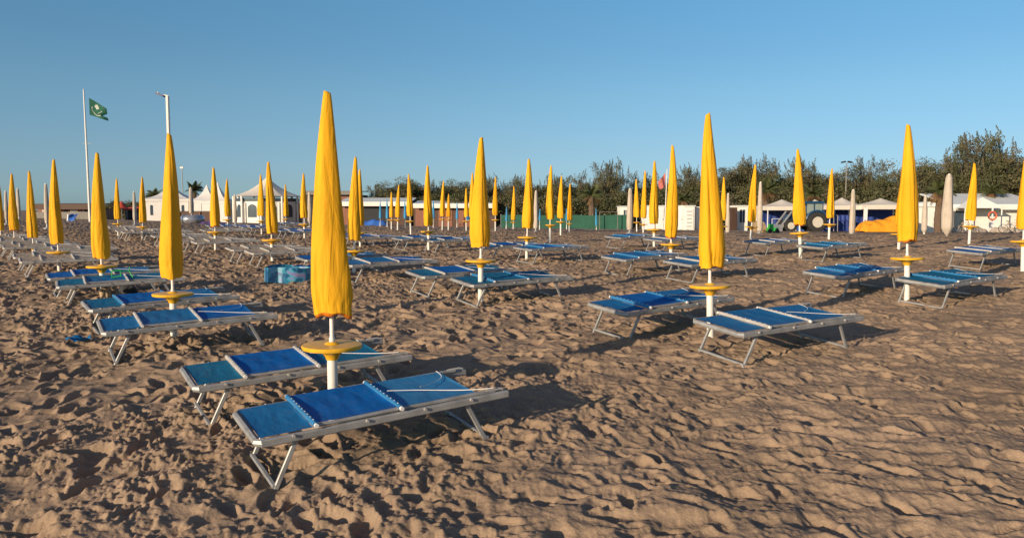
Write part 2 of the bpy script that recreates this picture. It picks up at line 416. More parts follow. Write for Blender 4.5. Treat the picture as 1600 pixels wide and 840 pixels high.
# ------------------------------------------------------------------ trees
def leaf_cloud(mb, c, rad, n, size, r, up=.0):
    for i in range(n):
        d = Vector((r.gauss(0, 1), r.gauss(0, 1), r.gauss(0, 1))); d.normalize(); q = r.random() ** .45
        p = Vector(c) + Vector((d.x * rad[0], d.y * rad[1], d.z * rad[2])) * q
        a = Vector((r.gauss(0, 1), r.gauss(0, 1), r.gauss(0, 1) + up)).normalized(); b_ = a.cross(Vector((r.gauss(0, 1), r.gauss(0, 1), r.gauss(0, 1)))).normalized()
        s1 = size * r.uniform(.6, 1.5); s2 = s1 * r.uniform(.28, .55)
        mb.add([p - a * s1 - b_ * s2 * .3, p - b_ * s2, p + a * s1, p + b_ * s2], [(0, 1, 2, 3)])
def tree_proto(seed, kind):
    """unit: about 8 m tall, 6 m wide"""
    r = random.Random(seed); tr = MB(); cr = MB()
    h = 8.0; lean = r.uniform(-.4, .4)
    pts = [Vector((lean * t * t + .12 * math.sin(t * 5 + seed), .1 * math.sin(t * 4), t * h * .7)) for t in [i / 8 for i in range(9)]]
    tr.tube(pts, [.22 * (1 - .82 * i / 8) for i in range(9)], 7)
    tips = []
    for i in range(16 if kind != 'wispy' else 20):
        t = r.uniform(.22, 1); base = pts[int(t * 8)]; a = r.uniform(0, 2 * math.pi)
        L_ = r.uniform(1.3, 2.9) * (1.15 - .5 * t); up = r.uniform(.35, 1.1) if kind != 'wispy' else r.uniform(.9, 1.9)
        e = base + Vector((math.cos(a) * L_, math.sin(a) * L_, up * L_)); e.z = min(e.z, h * (.93 if kind != 'wispy' else .97))
        mid = (base + e) / 2 + Vector((0, 0, -.15 * L_))
        tr.tube([base, mid, e], [.085, .055, .015], 5); tips += [e, mid]
    k = 0
    for e in tips:
        for j in range(3):
            c = e + Vector((r.gauss(0, .55), r.gauss(0, .55), r.gauss(0, .45)))
            cr.m = r.choice([0, 0, 1, 1, 2] if kind != 'green' else [3, 3, 0, 2])
            s = r.uniform(.42, .95)
            leaf_cloud(cr, c, (s, s, s * .75), int(210 * s), .08, r)
            if kind == 'wispy' and r.random() < .8:      # feathery upright sprays
                for w in range(2):
                    q = c + Vector((r.gauss(0, .3), r.gauss(0, .3), s * .5)); dr = Vector((r.gauss(0, .35), r.gauss(0, .35), 1)).normalized(); L2 = r.uniform(.5, 1.3)
                    for m_ in range(16):
                        f = m_ / 16
                        leaf_cloud(cr, q + dr * L2 * f, (.17 * (1 - f) + .04,) * 3, 3, .075, r, 1.2)
    for i in range(46):       # body and low skirt of foliage
        a = r.uniform(0, 2 * math.pi); R_ = r.uniform(.3, 2.5); cr.m = r.choice([2, 1, 0])
        leaf_cloud(cr, (math.cos(a) * R_, math.sin(a) * R_, r.uniform(.9, 5.4 if R_ < 1.9 else 4.0)), (.85, .85, .75), 170, .095, r)
    mats = [M['leaf_a'], M['leaf_b'], M['leaf_c'], M['leaf_d']]
    zs = sorted(v[2] for v in cr.v); return tr.mesh('trunk', M['bark'], True), cr.mesh('crown', mats, False), zs[int(len(zs) * .997)]
TP = [tree_proto(s, k) for s, k in ((1, 'round'), (2, 'wispy'), (3, 'round'), (4, 'green'), (5, 'wispy'))]
def place_tree(name, proto, px, Y, top, wid, label, group, rz, cat='tree'):
    p = gp(px, Y); ht = at(px, top, Y).z - p.z; s = ht / TP[proto][2]
    t = thing(name, p, rz, label, cat, group)
    for nm, m_ in (('trunk', TP[proto][0]), ('crown', TP[proto][1])):
        o = bpy.data.objects.new(nm, m_); COL.objects.link(o); o.parent = t
    t.scale = (s * wid * (.86 if proto in (1, 4) else 1), s * wid * (.86 if proto in (1, 4) else 1), s * (rnd.uniform(1.0, 1.05) if proto in (1, 4) else rnd.uniform(.88, .97)))
    return t
ORD = ['first', 'second', 'third', 'fourth', 'fifth', 'sixth', 'seventh', 'eighth', 'ninth', 'tenth', 'eleventh', 'twelfth', 'thirteenth', 'fourteenth',
       'fifteenth', 'sixteenth', 'seventeenth', 'eighteenth', 'nineteenth', 'twentieth', 'twenty first', 'twenty second', 'twenty third', 'twenty fourth',
       'twenty fifth', 'twenty sixth', 'twenty seventh', 'twenty eighth', 'twenty ninth', 'thirtieth', 'thirty first', 'thirty second', 'thirty third', 'thirty fourth', 'thirty fifth', 'thirty sixth']
TREES = [(568, 100, 298, 0, 1.3), (592, 98, 290, 4, 1.2), (618, 100, 284, 2, 1.3), (634, 94, 274, 0, 1.5), (662, 97, 281, 2, 1.4), (690, 96, 284, 1, 1.3), (712, 98, 281, 3, 1.2), (738, 95, 276, 0, 1.2),
         (765, 97, 280, 4, 1.3), (790, 95, 282, 2, 1.3), (815, 94, 276, 1, 1.1), (842, 95, 277, 0, 1.3), (868, 93, 275, 4, 1.2), (897, 94, 279, 3, 1.2), (922, 92, 272, 1, 1.1), (953, 88, 255, 4, 1.05), (982, 90, 283, 2, 1.2),
         (1006, 92, 272, 1, 1.1), (1035, 92, 275, 0, 1.2), (1062, 90, 277, 3, 1.1), (1080, 90, 262, 4, .9), (1105, 88, 266, 0, 1.1), (1134, 88, 250, 2, 1.1), (1164, 88, 250, 0, 1.1), (1188, 86, 246, 1, 1.0), (1220, 87, 258, 3, 1.1),
         (1256, 86, 254, 4, 1.1), (1287, 86, 258, 0, 1.1), (1322, 86, 260, 2, 1.1), (1362, 84, 250, 1, 1.0), (1395, 85, 262, 3, 1.1), (1432, 83, 244, 0, 1.1), (1472, 82, 238, 2, 1.1), (1518, 80, 220, 1, 1.15), (1548, 82, 214, 4, 1.1), (1590, 80, 229, 0, 1.1)]
KW = ['olive leafed round tree', 'feathery brownish tree', 'broad dark olive tree', 'greener rounded tree', 'wispy open crowned tree']
for i, (px, Y, top, k, w) in enumerate(TREES):
    place_tree('wood_tree', k, px, Y, top, w, '%s, %s from the left end of the wood behind the beach' % (KW[k], ORD[i]), 'trees of the wood behind the beach', rnd.uniform(0, 6.28))
# trees just outside the right edge of the view, for the wood to run on
for i, (px, Y, top, k, w) in enumerate([(1640, 80, 226, 1, 1.2)]):
    place_tree('wood_tree', k, px, Y, top, w, 'brownish tree at the right border where the wood runs on', 'trees of the wood behind the beach', 2.0)
def bush_proto(seed):
    r = random.Random(seed); cr = MB(); st = MB()
    for i in range(9):
        a = r.uniform(0, 6.28); st.tube([(0, 0, 0), (math.cos(a) * .5, math.sin(a) * .5, .9), (math.cos(a) * 1.1, math.sin(a) * 1.1, 2.0)], [.06, .04, .01], 5)
    for i in range(60):
        a = r.uniform(0, 6.28); R_ = r.uniform(0, 1.7); cr.m = r.choice([0, 1, 2, 2])
        z = r.uniform(.3, 3.3 - R_ * .6)
        leaf_cloud(cr, (math.cos(a) * R_, math.sin(a) * R_, z), (.6, .6, .5), 90, .095, r)
    return st.mesh('stem', M['bark'], True), cr.mesh('foliage', [M['leaf_a'], M['leaf_b'], M['leaf_c']], False)
BP = [bush_proto(s) for s in (11, 12)]
def bush(px, Y, top, w, label, group=None):
    p = gp(px, Y); s = (at(px, top, Y).z - p.z) / 3.4
    t = thing('bush', p, rnd.uniform(0, 6), label, 'bush', group); t.scale = (s * w, s * w, s)
    q = rnd.choice(BP)
    for nm, m_ in (('stem', q[0]), ('foliage', q[1])):
        o = bpy.data.objects.new(nm, m_); COL.objects.link(o); o.parent = t
    return t
BX = [(575, 300), (602, 306), (628, 303), (655, 302), (682, 300), (710, 302), (738, 300), (765, 302), (792, 300), (818, 302), (845, 300), (872, 300), (898, 302), (925, 300), (952, 298), (978, 300), (1006, 300), (1034, 298),
      (1062, 300), (1090, 296), (1120, 292), (1150, 294), (1180, 290), (1212, 288), (1245, 290), (1280, 288), (1312, 290), (1345, 288), (1380, 286), (1415, 288), (1452, 284), (1490, 282), (1528, 280), (1566, 280), (1600, 282)]
for i, (px, top) in enumerate(BX):
    bush(px, 83 if px > 700 else 90, top, 1.15, 'dense dark bush filling the foot of the wood, %s from its left end' % ORD[i], 'bushes at the foot of the wood')
for i, (px, top, ) in enumerate([(168, 316), (180, 313), (196, 312), (212, 310), (226, 314)]):
    bush(px, 150, top, 1.2, ['low dark bush on the skyline right of the tall flagpole', 'dark bush behind the small yellow umbrella left of the white tents', 'dark bush above the red awning on the left',
         'dark bush behind the closed cream umbrella beside the tents', 'rounded dark bush touching the left white tent'][i], 'bushes on the far left skyline')

def palm(px, Y, ctop, cmid, label, crad, trunk_r=.22, dead=.5, basepx=None):
    """ctop: pixel of crown top, cmid: pixel height where the trunk ends"""
    p = gp(px, Y); zt = at(px, cmid, Y).z - p.z; up = at(px, ctop, Y).z - p.z - zt
    r = random.Random(int(px)); t = thing('palm_tree', p, r.uniform(0, 6), label, 'palm tree', 'palm trees')
    b = MB(); k = 14; b.tube([(0.05 * math.sin(i * .6), .04 * math.cos(i * .5), -.1 + zt * i / k) for i in range(k + 1)], [trunk_r * (1.15 - .25 * i / k + (.10 if i % 2 else 0)) for i in range(k + 1)], 9)
    b.build('trunk', M['palmbark'], t)
    def frond(mb, a, el, L_, droop, wid):
        n = 9; pr = Vector((0, 0, zt)); d = Vector((math.cos(a) * math.cos(el), math.sin(a) * math.cos(el), math.sin(el))); pts = [pr.copy()]
        for i in range(n):
            pr = pr + d * L_ / n; d = (d + Vector((0, 0, -droop / n))).normalized(); pts.append(pr.copy())
        mb.tube(pts, [.03 * (1 - i / (n + 1)) for i in range(n + 1)], 4)
        side = Vector((-math.sin(a), math.cos(a), 0))
        for i in range(1, n * 2):
            f = i / (n * 2); q = pts[int(f * n)].lerp(pts[min(n, int(f * n) + 1)], f * n - int(f * n)); l_ = wid * math.sin(math.pi * min(1, f * .85 + .12))
            for sgn in (-1, 1):
                e = q + side * sgn * l_ + d * l_ * .5 + Vector((0, 0, -.35 * l_)); w = Vector((0, 0, .03)) + d * .05
                mb.add([q - w, q + w, e], [(0, 1, 2)])
    g = MB()
    for i in range(26): frond(g, r.uniform(0, 6.28), r.uniform(.1, 1.25), crad * .9 * r.uniform(.8, 1.1), r.uniform(.8, 1.6), crad * .26)
    g.build('crown', M['palm'], t, smooth=False)
    if dead:
        g = MB()
        for i in range(int(26 * dead)): frond(g, r.uniform(0, 6.28), r.uniform(-1.2, -.2), crad * r.uniform(.55, .95), r.uniform(.6, 1.2), crad * .2)
        g.build('dead_fronds', M['deadpalm'], t, smooth=False)
    return t
palm(924, 76, 294, 305, 'palm tree rising behind the green screen fence', 1.55, .28, .5)
palm(1066, 76, 303, 312, 'small palm tree between the white beach cabins', 1.2, .25, .3)
palm(1196, 68, 280, 297, 'stout palm tree with brown hanging fronds left of the gazebos', 1.55, .3, 1.3)
palm(1268, 74, 292, 304, 'palm tree with dry orange fronds above the tractor cab', 1.45, .28, 1.4)
palm(1466, 58, 280, 298, 'palm tree with a dark trunk beside the big cream umbrella', 1.4, .24, .9)
palm(1548, 74, 292, 300, 'palm tree behind the white roof with the lifebuoy', 1.5, .25, .6)
palm(305, 112, 286, 298, 'palm tree between the white pagoda tents on the left', 2.0, .3, .3)
palm(243, 118, 296, 306, 'palm tree behind the left end of the white tents', 1.9, .3, .2)

# ------------------------------------------------------------------ background buildings
def bld(name, px, Y, label, cat, rz=0, group=None): return thing(name, gp(px, Y), rz, label, cat, group)
def H(px, py, Y): return at(px, py, Y).z - gp(px, Y).z
def XW(a, b_, Y): return (b_ - a) / F * Y
def pagoda(px0, px1, peakpx, eave, peak, Y, label, slits=0, rz=.0):
    cx = (px0 + px1) / 2; w = XW(px0, px1, Y); he = H(cx, eave, Y); hp = H(cx, peak, Y)
    t = bld('pagoda_tent', cx, Y, label, 'tent', rz, 'white pagoda tents'); a = w / 2
    b = MB(); n = 10
    def rf(side):
        def fn(u, v):
            k = v; rad = a * 1.03 * (1 - k); z = he + (hp - he) * (k ** 1.75 if k < 1 else 1)
            z = he + (hp - he) * (.42 * k + .58 * k ** 3.2)
            x = (u * 2 - 1) * rad; y = -rad
            c, s = [(1, 0), (0, 1), (-1, 0), (0, -1)][side]
            return (x * c - y * s, x * s + y * c, z)
        return fn
    for s in range(4): b.grid(rf(s), 4, n)
    b.build('roof', M['tent'], t, smooth='all')
    b = MB()
    for s in range(4):
        c, sn = [(1, 0), (0, 1), (-1, 0), (0, -1)][s]; R = Matrix.Rotation(s * math.pi / 2, 3, 'Z')
        b.box(R @ Vector((0, -a * 1.03, he - .16)), (w * 1.03, .03, .3), R)
    b.build('valance', M['tent'], t, smooth=False)
    b = MB()
    for s in range(4):
        R = Matrix.Rotation(s * math.pi / 2, 3, 'Z'); b.box(R @ Vector((0, -a * .985, he / 2 - .25)), (w * .95, .04, he - .05), R)
    b.build('wall', M['tent'], t, smooth=False)
    for x in (-1, 1):
        for y in (-1, 1): MB().bar((x * a, y * a, -.3), (x * a, y * a, he), .09, .09).build('post', M['knob'], t, False)
    for i in range(slits):
        for s in (0, 3):
            R = Matrix.Rotation(s * math.pi / 2, 3, 'Z'); f = (-.7 + 1.4 * i / max(1, slits - 1)) if slits > 1 else .3
            b = MB(); n_ = 8; ww = .16; pl = [(-ww, -.7), (ww, -.7), (ww, .45)] + [(ww * math.cos(math.pi * j / n_), .45 + ww * math.sin(math.pi * j / n_)) for j in range(1, n_)] + [(-ww, .45)]
            b.prism(pl, -.02, .02); b.v = [tuple(R @ (Vector(v) + Vector((f * a, -a * .985 - .035, he * .52)))) for v in b.v]
            b.build('window', M['glass'], t, False)
    return t
pagoda(238, 302, 283, 311, 286, 105, 'large white pagoda tent with slit windows at the left end of the tents', 3, .18)
pagoda(306, 343, 325, 313, 288, 104, 'white pagoda tent beside the palm, middle of three pagoda tents', 1, .1)
pagoda(322, 361, 341, 314, 284, 98, 'white pagoda tent nearest the round pavilion', 1, .05)
def pavilion():
    Y = 95; cx = 419; t = bld('pavilion', cx, Y, 'large white pavilion with a swept tent roof and arched windows', 'pavilion', .1)
    w = XW(368, 471, Y); a = w / 2 * .98; he = H(cx, 307, Y); hp = H(cx, 276, Y); n = 10
    P = [(a * math.cos(2 * math.pi * (i + .5) / n), a * math.sin(2 * math.pi * (i + .5) / n)) for i in range(n)]
    b = MB(); b.m = 0
    for i in range(n):
        p, q = P[i], P[(i + 1) % n]
        def fn(u, v, p=p, q=q):
            k = v; z = he + (hp - he) * (.5 * k + .5 * k ** 2.6); s = 1.04 * (1 - k)
            return ((p[0] * (1 - u) + q[0] * u) * s, (p[1] * (1 - u) + q[1] * u) * s, z)
        b.grid(fn, 2, 10)
    b.build('roof', M['gazebo'], t)
    b = MB()
    for i in range(n):
        p, q = Vector((*P[i], 0)), Vector((*P[(i + 1) % n], 0))
        b.bar(p * .93 + Vector((0, 0, he / 2 - .35)), q * .93 + Vector((0, 0, he / 2 - .35)), .12, he - .2)
    b.build('wall', M['whitewall'], t, False)
    b = MB()
    for i in range(n):
        p, q = Vector((*P[i], 0)), Vector((*P[(i + 1) % n], 0))
        b.bar(p * .952 + Vector((0, 0, he - .42)), q * .952 + Vector((0, 0, he - .42)), .03, .38)
    b.build('glass_band', M['glass'], t, False)
    for i in range(n):
        p = Vector((*P[i], 0)); MB().tube([p * 1.0 + Vector((0, 0, -.3)), p * 1.0 + Vector((0, 0, he))], .13, 10).build('column', M['whitewall'], t)
        m_ = (Vector((*P[i], 0)) + Vector((*P[(i + 1) % n], 0))) / 2; ang = math.atan2(m_.y, m_.x) + math.pi / 2
        b = MB(); ww = .55; k = 10; pl = [(-ww, -.75), (ww, -.75), (ww, .3)] + [(ww * math.cos(math.pi * j / k), .3 + ww * .8 * math.sin(math.pi * j / k)) for j in range(1, k)] + [(-ww, .3)]
        b.prism(pl, -.03, .03); R = Matrix.Rotation(ang, 3, 'Z'); off = m_ * .93 + m_.normalized() * .075
        b.v = [tuple(R @ Vector(v) + off + Vector((0, 0, he * .47))) for v in b.v]
        b.build('window', M['glass'], t, False)
        for f in (-.86, .86):
            e = R @ Vector((f * 1.0, -.05, 0)) + off
            MB().bar(e + Vector((0, 0, -.2)), e + Vector((0, 0, he - .75)), .16, .14).build('pilaster', M['whitewall'], t, False)
pavilion()
def long_building(name, px0, px1, Y, ytop, ybot_fascia, label, wallm, roofm, cat='building', depth=4, roofback=None, doors=(), openings=(), overhang=.8, fm='whitewall'):
    cx = (px0 + px1) / 2; t = bld(name, cx, Y, label, cat); w = XW(px0, px1, Y); h = H(cx, ybot_fascia, Y); ht = H(cx, ytop, Y)
    MB().box((0, depth / 2 + overhang, h / 2 - .5), (w * .985, depth, h + 1.0)).build('wall', wallm, t, False)
    b = MB(); hb = roofback if roofback else ht + .1
    b.prism([(0, 0)] * 0 or [(-w / 2, h), (w / 2, h), (w / 2, ht), (-w / 2, ht)], 0, .12)
    b.build('fascia', M[fm], t, False)
    b = MB(); d2 = depth + overhang + .3
    b.add([(-w / 2, .1, ht - .05), (w / 2, .1, ht - .05), (w / 2, d2, hb), (-w / 2, d2, hb), (-w / 2, .1, ht + .05), (w / 2, .1, ht + .05), (w / 2, d2, hb + .1), (-w / 2, d2, hb + .1)],
          [(0, 1, 2, 3), (4, 5, 6, 7), (0, 1, 5, 4), (1, 2, 6, 5), (2, 3, 7, 6), (3, 0, 4, 7)])
    b.build('roof', roofm, t, False)
    for (a, c, m_, nm) in doors:
        x0, x1 = XW(cx, a, Y), XW(cx, c, Y); o = MB().box(((x0 + x1) / 2, overhang - .02, h * .47), (x1 - x0, .06, h * .93)).build(nm, M[m_], t, False)
    return t
# far left: low brown building, wall in front
t = long_building('beach_building', 52, 148, 118, 319, 327, 'low brown building on the far left skyline behind the grey fence', M['redwood'], M['brown'], depth=6, overhang=1.2, fm='brown',
              doors=[(60, 66, 'whitewall', 'panel'), (76, 88, 'dark', 'opening'), (94, 99, 'dark', 'opening'), (104, 116, 'whitewall', 'panel'), (126, 131, 'dark', 'opening'), (134, 140, 'whitewall', 'panel')])
def fence(px0, px1, Y, ytop, label, m_, name='fence', post=6, rz=0):
    cx = (px0 + px1) / 2; t = bld(name, cx, Y, label, 'fence', rz); w = XW(px0, px1, Y); h = H(cx, ytop, Y)
    MB().grid(lambda u, v: ((u - .5) * w, .04 * math.sin(u * w * 2.1) * (1 - v) + .02, -.4 + (h + .4) * v + .03 * math.sin(u * w * 1.3) * v), int(w * 3), 3).build('panel', m_, t)
    for i in range(post):
        MB().tube([((i / (post - 1) - .5) * w, .1, -.4), ((i / (post - 1) - .5) * w, .1, h + .08)], .04, 7).build('post', M['steel'], t)
    return t
fence(54, 150, 106, 331, 'grey board fence in front of the low brown building, far left', M['greyfence'])
long_building('beach_kiosk', 192, 226, 128, 325, 328, 'low kiosk with a red awning behind the small umbrellas left of the tents', M['greyfence'], M['red'], depth=3, fm='red', doors=[(197, 206, 'dark', 'opening')])
# red parasol top
t = bld('red_parasol', 191, 110, 'small red parasol beside the closed yellow umbrella, far left', 'parasol')
MB().lathe([(.85, H(191, 325, 110)), (.5, H(191, 321, 110)), (.1, H(191, 316, 110)), (.02, H(191, 313, 110))], 12).build('canopy', M['red'], t); MB().tube([(0, 0, -.2), (0, 0, H(191, 320, 110))], .04, 6).build('pole', M['steel'], t)
# dark wall before the tents
t = bld('terrace_wall', 306, 80, 'low dark brown terrace screen in front of the white tents', 'screen'); w = XW(281, 329, 80); h = H(306, 331, 80)
MB().box((0, 0, h / 2 - .2), (w, .2, h + .4)).build('panel', M['brown'], t, False)
for i in range(4): MB().bar(((i / 3 - .5) * w, -.15, -.3), ((i / 3 - .5) * w, -.15, h + .1), .14, .1).build('post', M['redwood'], t, False)
MB().bar((-w / 2, -.1, h + .05), (w / 2, -.1, h + .05), .25, .08).build('rail', M['brown'], t, False)
t = bld('inflatable_ring', 301, 66, 'large silver inflatable lying before the dark terrace screen', 'inflatable', .3)
b = MB(); R0, r0 = .62, .36
b.tube([(R0 * math.cos(a), R0 * math.sin(a), r0 * .9) for a in [2 * math.pi * i / 28 for i in range(28)]], [r0 * (1 + .05 * (i % 2)) for i in range(28)], 14, closed=True); b.build('tube', M['silver'], t, 'all')
t = tag(MB().grid(lambda u, v: (u * 2.2, v * 1.2, .28 * math.sin(u * 3.1) * math.sin(v * 3.1) + .04 * math.sin(u * 21 + v * 9)), 20, 12).build('ground_sheet', M['purple'], None, loc=gp(304, 60)), 'crumpled purple sheet on the sand by the silver inflatable', 'sheet')
# brown beach bar behind the second umbrella right of the pavilion
t = long_building('beach_bar', 472, 560, 92, 299, 304, 'tall brown timber bar partly behind the nearest yellow umbrella', M['brown'], M['brown'], depth=6, overhang=.6, fm='greyfence',
                  doors=[(476, 498, 'dark', 'opening'), (503, 512, 'whitewall', 'panel'), (532, 552, 'redwood', 'panel')])
long_building('storage_shed', 528, 642, 84, 316, 322, 'low shed with a pale grey roof and dark open front, left of the brown cabins', M['dark'], M['whiteroof'], depth=4, roofback=H(585, 311, 88),
              doors=[(531, 545, 'redwood', 'panel'), (606, 630, 'brown', 'panel')])
t = long_building('cabin_row', 644, 776, 80, 319, 325, 'long row of red brown beach cabins under a white fascia', M['brown'], M['whiteroof'], depth=4, roofback=H(710, 316, 84),
              doors=[(648, 661, 'redwood', 'door'), (663, 671, 'greyfence', 'door'), (684, 689, 'redwood', 'door'), (693, 706, 'redwood', 'door'), (715, 724, 'redwood', 'door'), (726, 738, 'redwood', 'door'), (744, 754, 'redwood', 'door')])
t = tag(MB().grid(lambda u, v: (u * 2.6, v * .9, .55 * math.sin(u * 3.1) ** .5 * math.sin(v * 3.1) + .05 * math.sin(u * 17)), 20, 8).build('blue_cover', M['bluetarp'], None, loc=gp(562, 74)), 'blue tarpaulin heaped over gear before the low shed', 'tarpaulin')
fence(783, 980, 72, 336, 'long green cloth screen fence across the middle of the beach', M['greencloth'], 'screen_fence', 12)
t = bld('goal_frame', 951, 71.5, 'thin steel rail frame above the right end of the green fence', 'frame')
w = XW(938, 966, 71.5); h = H(951, 331, 71.5); MB().tube([(-w / 2, 0, -.2), (-w / 2, 0, h), (w / 2, 0, h), (w / 2, 0, -.2)], .035, 7).build('rail', M['greyfence'], t)
def cabin(px0, px1, Y, top, label, kind='door', shade=False, depth=2.2):
    cx = (px0 + px1) / 2; t = bld('beach_cabin', cx, Y, label, 'beach cabin', 0, 'white beach cabins'); w = XW(px0, px1, Y); h = H(cx, top, Y)
    MB().box((0, depth / 2, h / 2 - .3), (w, depth, h + .6)).build('wall', M['whitewall'], t, False)
    MB().box((0, depth / 2 - .05, h + .035), (w + .12, depth + .2, .07)).build('roof', M['whiteroof'], t, False)
    if kind == 'louvre':
        d = MB().box((0, -.025, h * .46), (w * .74, .05, h * .86)).build('door', M['knob'], t, False)
        for i in range(5): MB().box((0, -.06, h * (.16 + .155 * i)), (w * .5, .02, .05)).build('vent', M['greyfence'], d, False)
    elif kind == 'window':
        wn = MB().box((w * .02, -.03, h * .6), (w * .42, .05, h * .52)).build('window', M['glass'], t, False)
        MB().box((w * .02, -.045, h * .6), (.05, .05, h * .52)).build('frame', M['knob'], wn, False)
    elif kind == 'door':
        d = MB().box((0, -.025, h * .46), (w * .8, .05, h * .88)).build('door', M['knob'], t, False)
        MB().box((w * .28, -.07, h * .45), (.04, .05, .14)).build('handle', M['steel'], d, False)
    return t
cabin(969, 986, 75, 323, 'white cabin behind the right end of the green fence', 'window')
cabin(1008, 1024, 72, 322, 'white cabin left of the red flag pole', 'door')
cabin(1025, 1038, 72, 322, 'narrow white cabin at the foot of the red flag pole', 'door')
cabin(1056, 1067, 72, 322, 'narrow white cabin left of the louvred one', 'door')
cabin(1069, 1085, 71.5, 322, 'white cabin with a column of louvre vents in its door', 'louvre')
cabin(1086, 1102, 73, 324, 'white cabin half behind the tall umbrella right of the louvred cabin', 'door')
cabin(1150, 1168, 70, 322, 'white cabin with a tall dark window left of the palm', 'window')
cabin(1170, 1196, 72, 323, 'white cabin between the windowed cabin and the palm', 'door')
t = bld('tree_stump_screen', 1143, 69, 'dark brown reed screen left of the cabin with a tall window', 'screen'); w = XW(1133, 1150, 69); h = H(1143, 324, 69)
MB().grid(lambda u, v: ((u - .5) * w, .05 * math.sin(u * 60), -.3 + (h + .3) * v), 60, 2).build('panel', M['brown'], t)

def gazebo(px0, px1, peakpx, eave, peak, Y, label, back='navy', sides=True):
    cx = (px0 + px1) / 2; t = bld('gazebo', cx, Y, label, 'gazebo', 0, 'pop up gazebos by the wood'); w = XW(px0, px1, Y); a = w / 2; d = 3.0
    zt, zb = H(cx, eave[0], Y), H(cx, eave[1], Y); zp = H(cx, peak, Y)
    b = MB(); P = [(-a, 0, zt), (a, 0, zt), (a, d, zt), (-a, d, zt)]; pk = (0, d / 2, zp)
    for i in range(4):
        p, q = Vector(P[i]), Vector(P[(i + 1) % 4])
        def fn(u, v, p=p, q=q):
            m_ = p.lerp(q, u).lerp(Vector(pk), v); m_.z -= .10 * math.sin(math.pi * v) * (.6 + .4 * math.cos(u * 6)); return m_
        b.grid(fn, 6, 6)
    b.build('roof', M['gazebo'], t)
    b = MB()
    for i in range(4):
        p, q = Vector(P[i]), Vector(P[(i + 1) % 4]); m_ = Vector((0, 0, (zb - zt) / 2)); b.bar(p + m_, q + m_, .03, abs(zt - zb))
    b.build('valance', M['gazebo'], t, False)
    for p in P: MB().bar((p[0] * .985, p[1] * .985 + .02, -.3), (p[0] * .985, p[1] * .985 + .02, zb), .07, .07).build('leg', M['knob'], t, False)
    if back:
        MB().grid(lambda u, v: ((u - .5) * w * .94, d - .1 + .05 * math.sin(u * 34), -.3 + (zb + .3) * v), 40, 3).build('back_curtain', M[back], t)
    return t
gazebo(1199, 1262, 1237, (322.5, 328.5), 311, 64, 'open cream gazebo with a navy interior left of the tractor')
gazebo(1262, 1302, 1284, (321, 325), 311, 72, 'cream gazebo behind the tractor cab', 'bluetarp')
gazebo(1303, 1350, 1338, (321, 327.5), 308, 63, 'cream gazebo with dark blue curtains right of the tractor')
gazebo(1353, 1424, 1394, (320, 327), 309, 62, 'cream gazebo behind the orange covered vehicle', 'navy')
t = bld('awning_post_banner', 1352, 60, 'narrow white banner post between the two right gazebos', 'banner'); MB().box((0, 0, H(1352, 343, 60) + .45), (.26, .08, .95)).build('panel', M['knob'], t, False); MB().tube([(0, .08, -.2), (0, .08, H(1352, 322, 60))], .03, 6).build('pole', M['steel'], t)
# things under the gazebos
t = bld('folding_chair', 1212, 63.0, 'white folding chair frame under the left gazebo', 'chair'); 
for x in (-.28, .28): MB().tube([(x, 0, 0), (x, .05, 1.0)], .02, 6).build('leg', M['knob'], t)
MB().tube([(-.28, .05, 1.0), (.28, .05, 1.0)], .02, 6).build('top_rail', M['knob'], t); MB().box((0, .1, .45), (.52, .4, .03)).build('seat', M['purple'], t, False)
t = bld('covered_stack', 1315, 62.5, 'dark blue covered stack under the gazebo right of the tractor', 'stack'); w = XW(1304, 1326, 62.5)
MB().grid(lambda u, v: ((u - .5) * w, -.35 + v * .9 + .05 * math.sin(u * 19), min(1.0, 6 * v) * 1.35 * min(1, 9 * u) * min(1, 9 * (1 - u)) - .05 + .04 * math.sin(u * 14 + v * 8)), 30, 16).build('cover', M['navy'], t)
for k, px in enumerate((1303, 1309)):
    tag(MB().tube([(0, 0, 0), (.02, .1, 1.25), (.02, .3, 1.3)], .035, 7).build('roll_post', M['steel'], None, loc=gp(px, 60.5)), ['grey bent pole just right of the tractor', 'second grey bent pole right of the tractor'][k], 'pole')

# white building, right
t = long_building('beach_house', 1488, 1640, 70, 320, 327.5, 'white beach house with a pale sloping roof at the right edge', M['whitewall'], M['whiteroof'], depth=4.5, roofback=H(1560, 306, 75), overhang=1.0,
                  doors=[(1489, 1499, 'greyfence', 'door'), (1500, 1515, 'glass', 'window')])
t = bld('porch_roof', 1537, 68.5, 'small white gable roof jutting over the front of the beach house', 'roof'); w = XW(1510, 1572, 68.5); h0 = H(1537, 325, 68.5); h1 = H(1537, 308, 68.5)
MB().prism([(-w / 2, h0), (w / 2, h0), (-.2, h1)], 0, 1.5).build('gable', M['whiteroof'], t, False)
for s in (-1, 1): MB().bar((s * w * .46, .1, -.2), (s * w * .46, .1, h0), .09, .09).build('post', M['knob'], t, False)
t = bld('white_hut', 1448, 70, 'white hut between the tallest right umbrella and the dark palm trunk', 'hut'); w = XW(1430, 1464, 70); h = H(1448, 323, 70)
MB().box((0, 1.2, h / 2 - .3), (w, 2.4, h + .6)).build('wall', M['whitewall'], t, False); MB().prism([(-w / 2 - .15, h), (w / 2 + .15, h), (w / 2, h + .3), (0, h + .45), (-w / 2, h + .3)], -.15, 2.5).build('roof', M['whiteroof'], t, False)
for i in range(1, 4): MB().box((-w / 2 + w * i / 4, -.01, h / 2), (.03, .02, h)).build('batten', M['gazebo'], t, False)
t = bld('white_hut', 1476, 70.5, 'narrow white hut behind the large cream umbrella at the palm', 'hut'); w = XW(1467, 1486, 70); h = H(1476, 324, 70)
